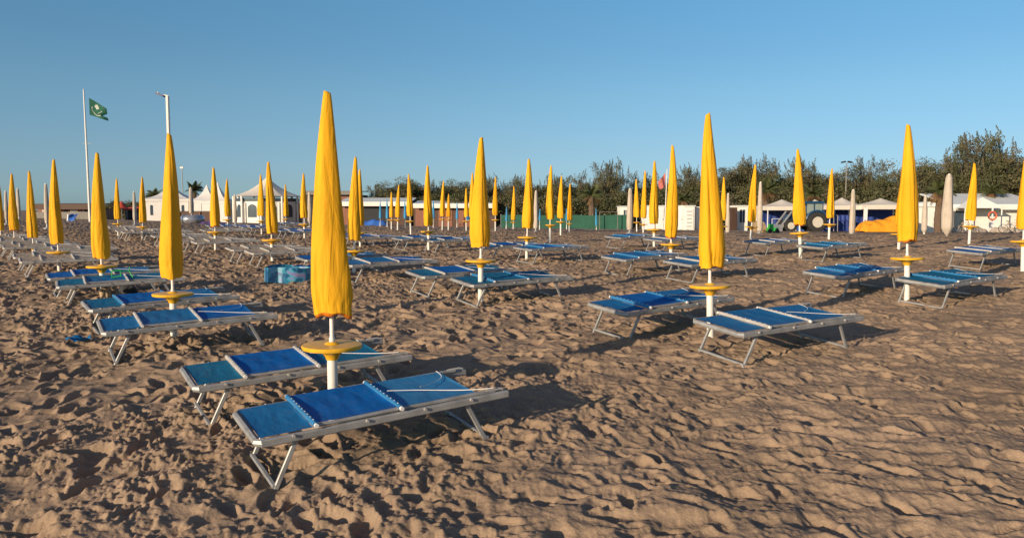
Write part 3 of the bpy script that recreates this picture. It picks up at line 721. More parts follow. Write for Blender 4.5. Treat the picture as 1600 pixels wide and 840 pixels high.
MB().box((0, 1.2, h / 2 - .3), (w, 2.4, h + .6)).build('wall', M['whitewall'], t, False); MB().box((0, 1.2, h + .05), (w + .1, 2.6, .09)).build('roof', M['whiteroof'], t, False)
# lifebuoy on its post
t = bld('lifebuoy_post', 1550, 66, 'white post standing in front of the beach house wall', 'post'); hp = H(1550, 322, 66)
MB().bar((0, 0, -.2), (0, 0, hp), .12, .12).build('pole', M['knob'], t, False); MB().box((0, -.02, hp - .1), (.5, .06, .07)).build('arm', M['knob'], t, False); MB().box((0, -.03, .5), (.38, .3, .9)).build('base_box', M['knob'], t, False)
b = MB(); zc = H(1549, 337, 66); o = b.tube([(.33 * math.cos(a), 0, .33 * math.sin(a)) for a in [2 * math.pi * i / 24 for i in range(24)]], .065, 8, closed=True).build('lifebuoy', M['orange_ring'], None, loc=gp(1549, 65.8) + Vector((0, -.1, zc)))
tag(o, 'orange lifebuoy hanging on the white post by the beach house', 'lifebuoy')
# rocks and bicycles before the beach house
r = random.Random(5)
def rock(px, Y, s, label):
    b = MB(); n = 8
    prof = [(.1, -.15), (.5, -.1), (.56, .12), (.42, .36), (.12, .46)]
    b.lathe([(a * s, z * s) for a, z in prof], 9)
    b.v = [(v[0] * (1 + r.uniform(-.2, .2)) * 1.2, v[1] * (1 + r.uniform(-.2, .2)), v[2] * (1 + r.uniform(-.15, .15))) for v in b.v]
    o = b.build('rock', M['stone'], None, False, loc=gp(px, Y)); o.rotation_euler.z = r.uniform(0, 6); tag(o, label, 'rock', 'border stones by the beach house')
RK = [(1491, .9), (1497, 1.0), (1520, .8), (1528, .9), (1536, .7), (1558, .9), (1566, 1.0), (1588, .9), (1597, .8)]
for i, (px, s) in enumerate(RK): rock(px, 62 + .2 * (i % 3), s, 'pale border stone before the beach house, %s from the left' % ORD[i])
def bicycle(px, Y, label, rz):
    t = bld('bicycle', px, Y, label, 'bicycle', rz, 'bicycles parked by the beach house')
    for x in (-.52, .52):
        w = MB().tube([(x + .32 * math.cos(a), 0, .33 + .32 * math.sin(a)) for a in [2 * math.pi * i / 20 for i in range(20)]], .022, 6, closed=True).build('wheel', M['rubber'], t)
        b = MB()
        for i in range(8): a = math.pi * i / 8; b.tube([(x + .31 * math.cos(a), 0, .33 + .31 * math.sin(a)), (x - .31 * math.cos(a), 0, .33 - .31 * math.sin(a))], .004, 4)
        b.build('spokes', M['steel'], w)
    b = MB()
    for p, q in (((-.52, 0, .33), (-.18, 0, .78)), ((-.52, 0, .33), (-.08, 0, .30)), ((-.08, 0, .30), (-.2, 0, .85)), ((-.08, 0, .30), (.36, 0, .76)), ((-.18, 0, .76), (.36, 0, .80)), ((.52, 0, .33), (.33, 0, .92))): b.tube([p, q], .02, 6)
    b.build('frame', M['straw'], t); MB().box((-.21, 0, .89), (.24, .13, .05)).build('saddle', M['rubber'], t, False); MB().tube([(.27, -.27, .98), (.34, -.1, .97), (.34, .1, .97), (.27, .27, .98)], .015, 6).build('handlebar', M['steel'], t)
bicycle(1507, 60, 'bicycle leaning near the pole of the umbrella before the beach house', .2); bicycle(1580, 60, 'bicycle parked among stones at the far right of the beach house', -.3)

# tractor
def tractor():
    Y = 60; t = bld('tractor', 1262, Y, 'dark teal farm tractor with cream wheel rims parked before the gazebos', 'tractor')
    k = Y / F                                           # metres per pixel at this distance
    X = lambda px: (px - 1262) * k
    Z = lambda py: H(1262, py, Y)
    def wheel(px, zc, R, rim, y, wid, nm='wheel'):
        rot = Matrix.Rotation(math.pi / 2, 3, 'X'); c = (X(px), y, zc)
        w = MB(); n = 28
        prof = [(rim * .98, -wid / 2), (R * .9, -wid / 2), (R, -wid * .36), (R, wid * .36), (R * .9, wid / 2), (rim * .98, wid / 2), (rim * .98, -wid / 2)]
        w.lathe(prof, n, c, cap=False, rot=rot)
        for i in range(22):
            a = 2 * math.pi * i / 22
            w.box(Vector(c) + Vector((math.cos(a) * R, 0, math.sin(a) * R)), (.07, wid * .86, .08), Matrix.Rotation(-a, 3, 'Y') @ Matrix.Rotation(.35, 3, 'X'))
        o = w.build(nm, M['rubber'], t, False)
        q = MB(); q.lathe([(rim * .97, -wid * .5), (rim * .9, -wid * .42), (rim * .8, -wid * .25), (rim * .4, -wid * .2), (rim * .36, -wid * .42), (.02, -wid * .44), (.02, wid * .3), (rim * .97, wid * .4)], 24, c, rot=Matrix.Rotation(math.pi / 2, 3, 'X') @ Matrix.Rotation(math.pi, 3, 'X'))
        q.build('rim', M['rim'], o, True)
    wheel(1276, .74, .74, .42, 0, .46); wheel(1276, .74, .74, .42, 1.5, .46); wheel(1236, .46, .46, .27, .1, .3); wheel(1236, .46, .46, .27, 1.4, .3)
    # the rear mudguards
    for y in (-.05, 1.55):
        MB().tube([(X(1276) + .84 * math.cos(a), y, .74 + .84 * math.sin(a)) for a in [math.radians(d) for d in range(20, 175, 12)]], .1, 6).build('mudguard', M['tractor'], t)
    b = MB(); b.prism([(X(1231), .62), (X(1262), .62), (X(1264), 1.42), (X(1236), 1.32), (X(1231), 1.15)], .42, 1.1); b.build('hood', M['tractor'], t, False)
    MB().prism([(X(1234), .4), (X(1284), .45), (X(1284), .8), (X(1234), .7)], .5, 1.0).build('chassis', M['rubber'], t, False)
    zt = Z(314.5); z0 = Z(334)
    MB().prism([(X(1260), .8), (X(1285), .8), (X(1287), z0), (X(1260), z0)], .15, 1.4).build('cab', M['tractor'], t, False)
    MB().box(((X(1260) + X(1286)) / 2 - .02, .78, zt - .07), (X(1289) - X(1258), 1.5, .16)).build('cab_roof', M['tractor'], t, False)
    for px in (1260.5, 1273, 1286.5):
        for y in (.18, 1.37): MB().bar((X(px), y, z0), (X(px), y, zt - .1), .07, .07).build('pillar', M['tractor'], t, False)
    for a, c in ((1262, 1272), (1274.5, 1285.5)):
        for y in (.2, 1.35): MB().box(((X(a) + X(c)) / 2, y, (z0 + zt - .14) / 2), (X(c) - X(a), .02, zt - .14 - z0)).build('window', M['cabglass'], t, False)
    MB().tube([(X(1245), .5, 1.2), (X(1245), .5, 2.1)], .04, 8).build('exhaust', M['rubber'], t)
    for y in (.1, 1.4):
        MB().bar((X(1262), y, 1.2), (X(1238), y, 1.55), .1, .14).build('loader_arm', M['rubber'], t, False); MB().bar((X(1238), y, 1.55), (X(1220), y, .35), .1, .14).build('loader_arm', M['steel'], t, False)
    MB().prism([(X(1214), .05), (X(1222), .0), (X(1223), .5), (X(1219), .55)], -.1, 1.6).build('bucket', M['steel'], t, False)
    MB().prism([(X(1290), .35), (X(1306), .3), (X(1306), .55), (X(1290), .75)], .2, 1.3).build('rear_hitch', M['rubber'], t, False)
M['cabglass'] = mat('hazy cab glass', (.24, .29, .26), .15, var=.15, scale=2)
tractor()
# orange covered vehicle
t = bld('covered_vehicle', 1376, 55, 'vehicle wrapped under an orange tarpaulin right of the tractor', 'covered vehicle', .0)
w = XW(1346, 1412, 55)
def cover(u, v):
    top = .66 + .62 * u + .05 * math.sin(u * 9) ; prof = max(0, math.sin(math.pi * v)) ** .42
    e = min(1, u * 14 + .05) ** .5 * min(1, (1 - u) * 14 + .05) ** .5
    z = top * prof * e + .035 * math.sin(u * 22 + v * 9) * prof
    hump = 0
    return ((u - .5) * w + .04 * math.sin(v * 12), -.9 + v * 1.8 - hump, max(z, .02) - .02)
MB().grid(cover, 70, 40).build('tarpaulin', M['orangetarp'], t, 'all')
for x, rr_ in ((-.9, .30), (1.0, .34)): MB().lathe([(rr_, -.1), (rr_, .1)], 18, (x, -.5, rr_), rot=Matrix.Rotation(math.pi / 2, 3, 'X')).build('wheel', M['rubber'], t)

# toys and straw by the palm
t = bld('toy_tractor', 1207, 46, 'bright green toy tractor on the sand by the palm trunk', 'toy')
MB().box((0, 0, .22), (.62, .3, .2)).build('body', M['green'], t, False); MB().box((-.1, 0, .42), (.26, .26, .24)).build('cab', M['green'], t, False)
for x in (-.2, .22):
    for y in (-.17, .17): MB().lathe([(.13, -.04), (.13, .04)], 14, (x, y, .13), rot=Matrix.Rotation(math.pi / 2, 3, 'X')).build('wheel', M['rubber'], t)
o = MB().lathe([(.36, 0), (.36, .06), (.16, .07), (.16, .4), (.36, .41), (.36, .47)], 20).build('cable_drum', M['straw'], None, loc=gp(1182, 47)); o.rotation_euler = (math.pi / 2, 0, .2); o.location.z += .36; tag(o, 'wooden cable drum standing on edge near the green toy', 'cable drum')
b = MB(); r = random.Random(3)
for i in range(90):
    a = r.uniform(0, 6.28); L_ = r.uniform(.2, .5); b.tube([(0, 0, 0), (math.cos(a) * L_ * .7, math.sin(a) * L_ * .7, r.uniform(.1, .4))], [.015, .004], 4)
tag(b.build('dry_tuft', M['straw'], None, loc=gp(1196, 46.5)), 'tuft of dry straw between the drum and the green toy', 'dry plant')

# ------------------------------------------------------------------ flags and lamps
t = bld('flagpole', 141, 60, 'very tall thin white flagpole rising into the sky on the left', 'flagpole'); hp = H(139, 142, 60)
MB().tube([(0, 0, -.3), (-.04, 0, hp * .5), (-.1, 0, hp)], [.1, .075, .045], 10).build('pole', M['post'], t)
MB().bar((-.3, 0, H(139, 224, 60)), (.3, 0, H(139, 224, 60)), .03, .03).build('cleat', M['steel'], t, False)
MB().lathe([(.03, 0), (.07, .06), (.03, .12)], 10, (-.1, 0, hp)).build('finial', M['knob'], t)
k = 60 / F
def flagpt(u, v):
    """u along the fly, v down the hoist"""
    yy = .18 * math.sin(u * 5.5 + v * 1.3) * u
    n = 1 - .28 * math.exp(-((v - .62) / .09) ** 2) * (1 if u > .3 else u / .3)
    return Vector((u * 1.36 * n, yy, -v * 1.25 - u * (.80 - .35 * v) - .02 * math.sin(v * 9)))
zf = at(139, 153, 60)
fl = thing('green_flag', zf + Vector((.0, 0, 0)), 0, 'green flag with a white emblem flying from the tall flagpole', 'flag')
MB().grid(lambda u, v: flagpt(u, v), 24, 18).build('cloth', M['flag'], fl, 'all')
def decal(name, pts2, y=-.02):
    b = MB(); n = len(pts2); vs = [flagpt(u, v) + Vector((0, y, 0)) for u, v in pts2]; c = sum(vs, Vector()) / n
    b.add(vs + [c], [(i, (i + 1) % n, n) for i in range(n)]); return b.build(name, M['emblem'], fl, False)
decal('emblem_head', [(.42 + .13 * math.cos(a) * (1 + .18 * math.sin(a * 5)), .32 + .16 * math.sin(a) * (1 + .15 * math.cos(a * 4))) for a in [2 * math.pi * i / 26 for i in range(26)]])
b = MB()
ring = [(a, ) for a in range(-15, 200, 8)]
for i in range(len(ring) - 1):
    q = []
    for a, rr_ in ((ring[i][0], .33), (ring[i + 1][0], .33), (ring[i + 1][0], .29), (ring[i][0], .29)):
        a_ = math.radians(a); q.append(flagpt(.45 + rr_ * math.cos(a_) * .95, .52 + rr_ * math.sin(a_) * 1.1) + Vector((0, -.02, 0)))
    b.add(q, [(0, 1, 2, 3)])
b.build('emblem_ring', M['emblem'], fl, False)

t = bld('solar_lamp_post', 268, 45, 'tall white lamp post with a dark tilted head behind the second nearest umbrella', 'street lamp'); hp = H(268, 150, 45)
MB().bar((0, 0, -.3), (0, 0, hp), .17, .17).build('post', M['post'], t, False); MB().bar((.08, 0, hp - .02), (-.20, 0, hp + .05), .09, .09).build('arm', M['post'], t, False)
b = MB(); b.box((-.40, 0, hp + .06), (.46, .34, .10), Matrix.Rotation(.35, 3, 'Y')); b.build('lamp_head', M['lamp_blue'], t, False)
MB().lathe([(.05, 0), (.06, .05), (.03, .09)], 10, (-.52, 0, hp + .13)).build('sensor', M['knob'], t)
t = bld('thin_mast', 287, 118, 'thin grey mast on the skyline between the white tents', 'mast'); hp = H(287, 263, 118)
MB().tube([(0, 0, -.3), (0, 0, hp)], [.1, .06], 8).build('pole', M['steel'], t); MB().box((0, 0, hp + .1), (.5, .3, .25)).build('lamp_head', M['post'], t, False)
t = bld('floodlight_mast', 1320, 82, 'floodlight mast standing in front of the wood behind the gazebos', 'street lamp'); hp = H(1320, 255, 82)
MB().tube([(0, 0, -.3), (0, 0, hp)], [.09, .055], 8).build('pole', M['greyfence'], t)
for x in (-.33, .33): MB().box((x, 0, hp + .12), (.42, .3, .15), Matrix.Rotation(.2 * (1 if x > 0 else -1), 3, 'Y')).build('floodlight', M['rubber'], t, False)
t = bld('red_flag_pole', 1038.5, 66, 'thin pale pole carrying the faded red flag', 'flagpole'); hp = H(1041, 264, 66)
MB().tube([(0, 0, -.2), (.14, 0, hp)], [.05, .03], 8).build('pole', M['post'], t)
def rf(u, v): return Vector((-u * (.62 - .12 * v), .1 * math.sin(u * 7 + v * 2), -v * 1.15 - u * (.75 - .5 * v) * 1.0))
o = MB().grid(rf, 14, 12).build('red_flag', M['redflag'], None, 'all', loc=at(1040, 270, 66)); tag(o, 'faded red flag drooping on its pole between yellow umbrellas', 'flag')

# ------------------------------------------------------------------ umbrellas
def canopy_mesh(seed, mats, slim=1.0, pointy=False):
    """closed canopy 1 unit tall (stretched per umbrella), hem at z=0"""
    r = random.Random(seed); nz, na = 64, 72; vs = []
    folds = []; a = r.uniform(0, 6.28)
    nf = r.choice([3, 4, 4, 5])
    edges = sorted([(i + r.uniform(-.3, .3)) / nf for i in range(nf)])
    rot = r.uniform(0, 1); tw = r.uniform(-.08, .08); ph = [r.uniform(0, 6.28) for _ in range(8)]; amp = [r.uniform(.14, .30) for _ in edges]
    lean = r.uniform(-.02, .02); tie = r.uniform(.035, .10); gath = r.uniform(.3, 1.0)
    TB = [0, .05, .12, .26, .41, .55, .70, .84, .96, 1.0]; RB = [.128, .138, .146, .138, .122, .105, .084, .061, .038, .028]
    sq = r.uniform(.03, .07)
    for i in range(nz + 1):
        t = i / nz
        base = float(np.interp(t, TB, RB)) * .95
        base *= 1 + .03 * math.sin(t * 7 + ph[0]) * (1 - t)
        g = math.exp(-((t - tie) / .02) ** 2) * gath
        base *= 1 - .05 * g
        ox = lean * math.sin(t * 3.0); oy = .012 * math.sin(t * 4 + ph[1])
        for j in range(na):
            th_ = j / na; u = (th_ + rot + tw * t + .012 * math.sin(t * 9 + ph[2])) % 1
            # overlap ramps: cloth climbs slowly then drops at the wrap edge
            k = max([e for e in edges if e <= u], default=edges[-1] - 1); nx = min([e for e in edges if e > u], default=edges[0] + 1)
            f = (u - k) / (nx - k); A = amp[edges.index(k) if k in edges else -1]
            ramp = f if f < .9 else (1 - f) / .10 * .9
            R = base * (.90 + A * ramp * (.30 + .70 * (1 - t)))
            R *= 1 + sq * math.cos(th_ * 6.28318 * 3 + ph[5])
            R *= 1 + .010 * math.sin(th_ * 6.28318 * 7 + t * 9 + ph[3]) + .006 * math.sin(th_ * 6.28318 * 13 - t * 17 + ph[4])
            R *= 1 + .035 * g * math.sin(th_ * 6.28318 * 13 + ph[5]) + .012 * math.exp(-(t / .04) ** 2) * math.sin(th_ * 6.28318 * 7 + ph[6])
            z = t
            if t < .1: z += (.008 * math.sin(th_ * 6.28318 * 2 + ph[7]) + .004 * math.sin(th_ * 6.28318 * 6 + ph[1])) * (1 - t / .1)
            if t > .9: z += .008 * math.sin(th_ * 6.28318 + ph[2]) * (t - .9) / .1
            x = R * math.cos(th_ * 6.28318) * 1.03 + ox; y = R * math.sin(th_ * 6.28318) * .97 + oy
            vs.append((x, y, z))
    b = MB(); fs = [(i * na + j, i * na + (j + 1) % na, (i + 1) * na + (j + 1) % na, (i + 1) * na + j) for i in range(nz) for j in range(na)]
    n0 = len(vs); vs.append((lean * .1, 0, 1.004))
    b.add(vs, fs + [(nz * na + j, nz * na + (j + 1) % na, n0) for j in range(na)])
    # the gathered underside of the hem, tucked inside
    b.m = 1; ring = []; ov = -.012 if pointy else .002
    for q, (s_, z) in enumerate(((.985, 0), (.95, ov), (.6, .004), (.2, .02))):
        for j in range(na):
            th_ = j / na; v = vs[j]; w = 1 + (.05 * math.sin(th_ * 6.28318 * 9 + ph[3]) if (q == 1 and pointy) else 0)
            ring.append((v[0] * s_ * w, v[1] * s_ * w, v[2] * (1 if q < 2 else .4) + z + (.006 * math.sin(th_ * 6.28318 * 4 + ph[2]) if (q == 1 and pointy) else 0)))
    b.add(ring, [(i * na + j, i * na + (j + 1) % na, (i + 1) * na + (j + 1) % na, (i + 1) * na + j) for i in range(3) for j in range(na)])
    return b.mesh('canopy', mats, 'all')
YC = [canopy_mesh(s, [M['yellow'], M['lining'] if s in (1, 6) else M['yellow']], pointy=s in (1, 6)) for s in (1, 2, 3, 4, 5, 6, 7, 8)]
BC = [canopy_mesh(s, [M['blue_um'], M['blue_um']]) for s in (31,)]
def post_mesh(r1, taper):
    return MB().tube([(0, 0, 0), (0, 0, .9), (0, 0, 1)], [r1, r1, r1 * taper], 16)
POST = post_mesh(.040, .9).mesh('post', M['post'], True)
POLE = MB().tube([(0, 0, 0), (0, 0, .2), (0, 0, .22), (0, 0, 1)], [.024, .023, .017, .017], 12).mesh('pole', M['post'], True)
TRAY = MB().lathe([(.046, -.115), (.054, -.09), (.08, -.06), (.14, -.042), (.205, -.031), (.224, -.027), (.230, -.017), (.230, -.003), (.225, .003), (.21, .005), (.06, .007), (.045, .02), (.026, .025), (.02, .025)], 44).mesh('tray', M['tray'], True)
def umbrella(base, top, cb, tr, label, group, var, rad=1.0, canopies=YC, tray=True, X=None, H=2.5):
    """base, top: pixels; cb and tr: pixel heights of the canopy hem and the tray"""
    rb, rt = ray(*base), ray(*top)
    P = hit(*base) if X is None else gp(base[0], X)
    T = at(top[0], top[1], P.y); Hh = T.z - P.z
    Zc = at(base[0], cb, P.y).z - P.z; Zt = at(base[0], tr, P.y).z - P.z
    v = (T - P); rx = math.atan2(v.x, v.z)
    z0 = surf(P.x, P.y)
    t = thing('beach_umbrella', P, 0, label, 'beach umbrella', group)
    Lg = v.length; k = Lg / Hh
    t.rotation_euler = (rnd.uniform(-.012, .012), rx, 0)
    sc = rad * min(1.25, Hh / 2.5)
    o = bpy.data.objects.new('canopy', canopies[var % len(canopies)]); COL.objects.link(o); o.parent = t
    o.location = (0, 0, Zc * k); o.scale = (sc, sc, (Hh - Zc) * k); o.rotation_euler.z = (var * 2.399) % 6.283
    zt = Zt if tray else Zc * .55
    o = bpy.data.objects.new('post', POST); COL.objects.link(o); o.parent = t; o.location = (0, 0, -.35); o.scale = (rad, rad, (zt - .06) + .35)
    o = bpy.data.objects.new('pole', POLE); COL.objects.link(o); o.parent = t; o.location = (0, 0, zt - .06); o.scale = (rad, rad, Zc * k - zt + .3)
    if tray:
        o = bpy.data.objects.new('tray', TRAY); COL.objects.link(o); o.parent = t; o.location = (0, 0, zt + .0); o.scale = (rad, rad, 1)
    return t, P
GY_ = 'closed yellow beach umbrellas'
UMB = {}
UL = [
 ('a', (521, 668), (513, 145), 488, 538, 'tallest closed yellow umbrella, nearest the camera between the two nearest blue loungers'),
 ('b', (272, 532), (264, 210), 433, 458, 'closed yellow umbrella in front of the white lamp post'),
 ('c', (1110, 532), (1107, 178), 417, 445, 'tall closed yellow umbrella right of centre, standing behind two blue loungers'),
 ('d', (161, 468), (152, 240), 403, 415, 'closed yellow umbrella just right of the tall flagpole, by the green toy'),
 ('e', (751, 476), (752, 216), 385, 406, 'closed yellow umbrella near the middle of the photo above the teal lounger'),
 ('f', (1417, 472), (1420, 195), 375, 402, 'tall closed yellow umbrella on the right beside the orange covered vehicle'),
 ('g', (93, 426), (84, 250), 380, 393, 'closed yellow umbrella left of the flagpole, over beige loungers'),
 ('h', (53, 402), (45, 268), 371, 384, 'closed yellow umbrella third from the left edge'),
 ('i', (23, 391), (19, 272), 359, 372, 'closed yellow umbrella second from the left edge'),
 ('j', (2, 386), (-2, 284), 359, 368, 'closed yellow umbrella cut by the left edge'),
 ('k', (426, 412), (420, 253), 364, 374, 'closed yellow umbrella in front of the white pavilion, above beige loungers'),
 ('l', (553, 428), (555, 246), 375, 391, 'closed yellow umbrella just right of the nearest one'),
 ('m', (563, 386), (562, 265), 352, 363, 'closed yellow umbrella mostly hidden behind the one right of the nearest'),
 ('n', (337, 393), (333, 262), 353, 362, 'closed yellow umbrella in front of the middle white pagoda tents'),
 ('o', (185, 368), (182, 279), 342, 349, 'small closed yellow umbrella by the red awning'),
 ('p', (223, 374), (222, 277), 347, 354, 'small closed yellow umbrella left of the slit windowed tent'),
 ('q', (356, 364), (355, 280), 337, 343, 'small closed yellow umbrella left of the white pavilion'),
 ('r', (409, 366), (407, 273), 337, 345, 'closed yellow umbrella touching the left side of the pavilion umbrella'),
 ('s', (446.5, 353), (446, 288), 337, 342, 'small closed yellow umbrella before the arched windows of the pavilion'),
 ('t', (476, 374), (474, 271), 340, 350, 'closed yellow umbrella at the right end of the pavilion'),
 ('u', (621, 357), (623, 289), 339, 343, 'small closed yellow umbrella among the thin blue ones, right of its pair'),
 ('v', (611.5, 355), (611.5, 300), 339, 343, 'smallest closed yellow umbrella among the thin blue ones'),
 ('w', (642, 367), (638, 272), 337, 345, 'closed yellow umbrella under the tallest pine left of centre'),
 ('x', (670, 393), (668, 259), 352, 361, 'closed yellow umbrella before the cabins with two loungers at its foot'),
 ('y', (691, 359), (693, 283), 337, 342, 'closed yellow umbrella before the brown cabin doors, left of its pair'),
 ('z', (700.5, 357), (701, 303), 339, 342.5, 'small closed yellow umbrella before the brown cabin doors, right of its pair'),
 ('aa', (728.5, 357), (728.5, 294), 339, 345, 'small closed yellow umbrella with a pale blue bucket on its tray'),
 ('ab', (738, 355), (738, 270), 338, 344, 'closed yellow umbrella half hidden behind the middle umbrella'),
 ('ac', (774, 362), (774, 277), 336, 343, 'closed yellow umbrella just left of the green screen fence'),
 ('ad', (802, 358), (803, 291), 343, 347, 'small closed yellow umbrella before the left end of the green fence'),
 ('ae', (823, 408), (826, 249), 356, 370, 'closed yellow umbrella beside a cream one before the green fence'),
 ('af', (859, 380), (861, 259), 342, 351, 'closed yellow umbrella on bare sand before the green fence'),
 ('ag', (876, 368), (877, 275), 340, 346, 'closed yellow umbrella second from right of three before the green fence'),
 ('ah', (889, 362), (891, 287), 344, 349, 'small closed yellow umbrella rightmost of three before the green fence'),
 ('ai', (995, 362), (994, 280), 339, 347, 'closed yellow umbrella next to the cream one at the right end of the green fence'),
 ('aj', (1005, 364), (1008, 267), 340, 350, 'closed yellow umbrella second in the row of four before the white cabins'),
 ('ak', (1022, 387), (1022, 252), 349, 358, 'closed yellow umbrella just left of the red flag'),
 ('al', (1048, 415), (1051, 228), 369, 381, 'closed yellow umbrella just right of the red flag'),
 ('am', (1128, 371), (1131, 277), 344, 353, 'small closed yellow umbrella right of the tall right of centre one'),
 ('an', (1173, 374), (1180, 258), 346, 354, 'closed yellow umbrella leaning before the cabin with a tall window'),
 ('ao', (1251, 405), (1246, 234), 350, 363, 'closed yellow umbrella hiding the hood of the tractor'),
 ('ap', (1295, 375), (1300, 264), 340, 350, 'closed yellow umbrella at the rear of the tractor'),
 ('aq', (1514, 382), (1523, 255), 344, 353, 'closed yellow umbrella before the white beach house'),
 ('ar', (1598, 425), (1603, 250), 357, 376, 'closed yellow umbrella cut by the right edge'),
 ('as', (1404, 390), (1411, 262), 352, 365, 'closed yellow umbrella hidden behind the tall right hand one, only its post showing')]
for i, (k, b_, tp, cb, tr, lb) in enumerate(UL):
    X = None
    if b_[1] < 358: X = {'u': 45, 'v': 50, 's': 46, 'y': 42, 'z': 50, 'aa': 47, 'ab': 40}.get(k, 45)
    t, P = umbrella(b_, tp, cb, tr, lb, GY_, i if k != 'a' else 0, X=X); UMB[k] = P
GB = 'closed thin blue umbrellas'
for i, (bx, by, tx, ty, cb, Y, lb) in enumerate([
   (594, 352, 594, 314, 341, 62, 'thin closed blue umbrella leftmost of the blue ones'), (605, 353, 604.5, 311, 341, 60, 'thin closed blue umbrella left of the smallest yellow one'),
   (633, 353, 632.5, 313, 341, 60, 'thin closed blue umbrella just left of the one under the tallest pine'), (677, 353, 677, 313, 341, 60, 'thin closed blue umbrella peeping from behind the cabin side umbrella'),
   (714, 354, 714, 316, 342, 60, 'thin closed blue umbrella before the brown cabins'), (791, 357, 791.5, 323, 345, 56, 'thin closed blue umbrella at the left end of the green fence'),
   (843, 357, 843.5, 326, 344, 56, 'thin closed blue umbrella right of the cream one before the green fence'), (885.5, 358, 885, 325, 345, 55, 'thin closed blue umbrella between the two rightmost of the yellow trio'),
   (932, 359, 931, 325, 352, 54, 'thin closed blue umbrella alone before the green fence')]):
    umbrella((bx, by), (tx, ty), cb, by - 6, lb, GB, 0, rad=.85, canopies=BC, tray=False, X=Y)

def big_cream(px, top, base, wid, Y, label, pointy, seed, lean=0):
    """large closed market umbrella in a long cream cover"""
    P = gp(px, Y); zt = at(px, top, Y).z - P.z; zb = max(.05, at(px, base, Y).z - P.z); t = thing('market_umbrella', P, rnd.uniform(0, 6), label, 'market umbrella', 'closed cream market umbrellas')
    r = random.Random(seed); ph = [r.uniform(0, 6.28) for _ in range(6)]; W_ = wid * .82 / F * Y / 2; nz, na = 40, 48; vs = []
    for i in range(nz + 1):
        q = i / nz; prof = (.55 + .45 * min(1, (1 - q) * 1.6)) * (min(1, q * 7 + .22) if pointy else (.85 + .15 * min(1, q * 10)))
        if q > .96: prof *= .86 if not pointy else .8
        for j in range(na):
            a = j / na * 6.28318; R = W_ * prof * (1 + .06 * math.sin(a * 3 + ph[0] + q * 2.5) + .025 * math.sin(a * 8 + ph[1] - q * 4) + .02 * math.sin(q * 14 + ph[2]))
            vs.append((R * math.cos(a) + lean * q, R * math.sin(a), zb + (zt - zb) * q))
    b = MB(); b.add(vs, [(i * na + j, i * na + (j + 1) % na, (i + 1) * na + (j + 1) % na, (i + 1) * na + j) for i in range(nz) for j in range(na)] + [tuple(range(na))[::-1], tuple(range(nz * na, (nz + 1) * na))])
    b.build('cover', M['cream'], t, 'all')
    MB().tube([(0, 0, -.2), (0, 0, zt + .04)], .05, 10).build('pole', M['post'], t)
    if not pointy: MB().lathe([(.2, 0), (.2, .05), (.07, .08), (.07, .3)], 16).build('base', M['steel'], t)
for i, (px, top, base, w, Y, pt, lb) in enumerate([
   (11, 299, 343, 7, 48, 0, 'closed cream umbrella left of the second yellow umbrella at the left edge'), (30, 295, 338, 7, 50, 0, 'closed cream umbrella right of the second yellow umbrella at the left edge'),
   (74, 288, 349, 9, 42, 0, 'closed cream umbrella half behind the yellow one left of the flagpole'), (211, 300, 344, 7, 52, 0, 'closed cream umbrella beside the slit windowed tent'),
   (299.5, 293, 333, 9, 70, 0, 'closed cream umbrella in front of the palm between the tents'), (368, 305, 346, 7, 58, 0, 'closed cream umbrella at the left corner of the pavilion'),
   (484, 301, 347, 8, 54, 0, 'closed cream umbrella at the right corner of the pavilion'), (837.5, 299, 357, 10, 45, 0, 'closed cream umbrella standing before the green fence'),
   (984, 295, 359, 12, 44, 0, 'closed cream umbrella at the right end of the green fence'), (1137, 303, 363, 8, 42, 0, 'closed cream umbrella beside the small yellow one right of centre'),
   (1187, 285, 361, 10, 44, 0, 'closed cream umbrella behind the leaning yellow umbrella'), (1331.5, 297, 367, 11, 42, 0, 'closed cream umbrella before the gazebos right of the tractor'),
   (1444.5, 306, 367, 10, 42, 1, 'smaller closed cream umbrella before the white hut'), (1480, 273, 375, 20, 34, 1, 'largest closed cream umbrella with a pointed foot beside the dark palm trunk')]):
    big_cream(px, top, base, w, Y, lb, pt, 60 + i)

# bucket on an umbrella tray
P = UMB['aa']; zt = at(728.5, 345, P.y).z
o = MB().lathe([(.10, 0), (.15, .26), (.155, .27), (.14, .27), (.09, .02)], 18).build('bucket', M['sky'], None, loc=(P.x + .12, P.y - .02, zt + .012)); tag(o, 'pale blue bucket on the tray of a small far umbrella', 'bucket')

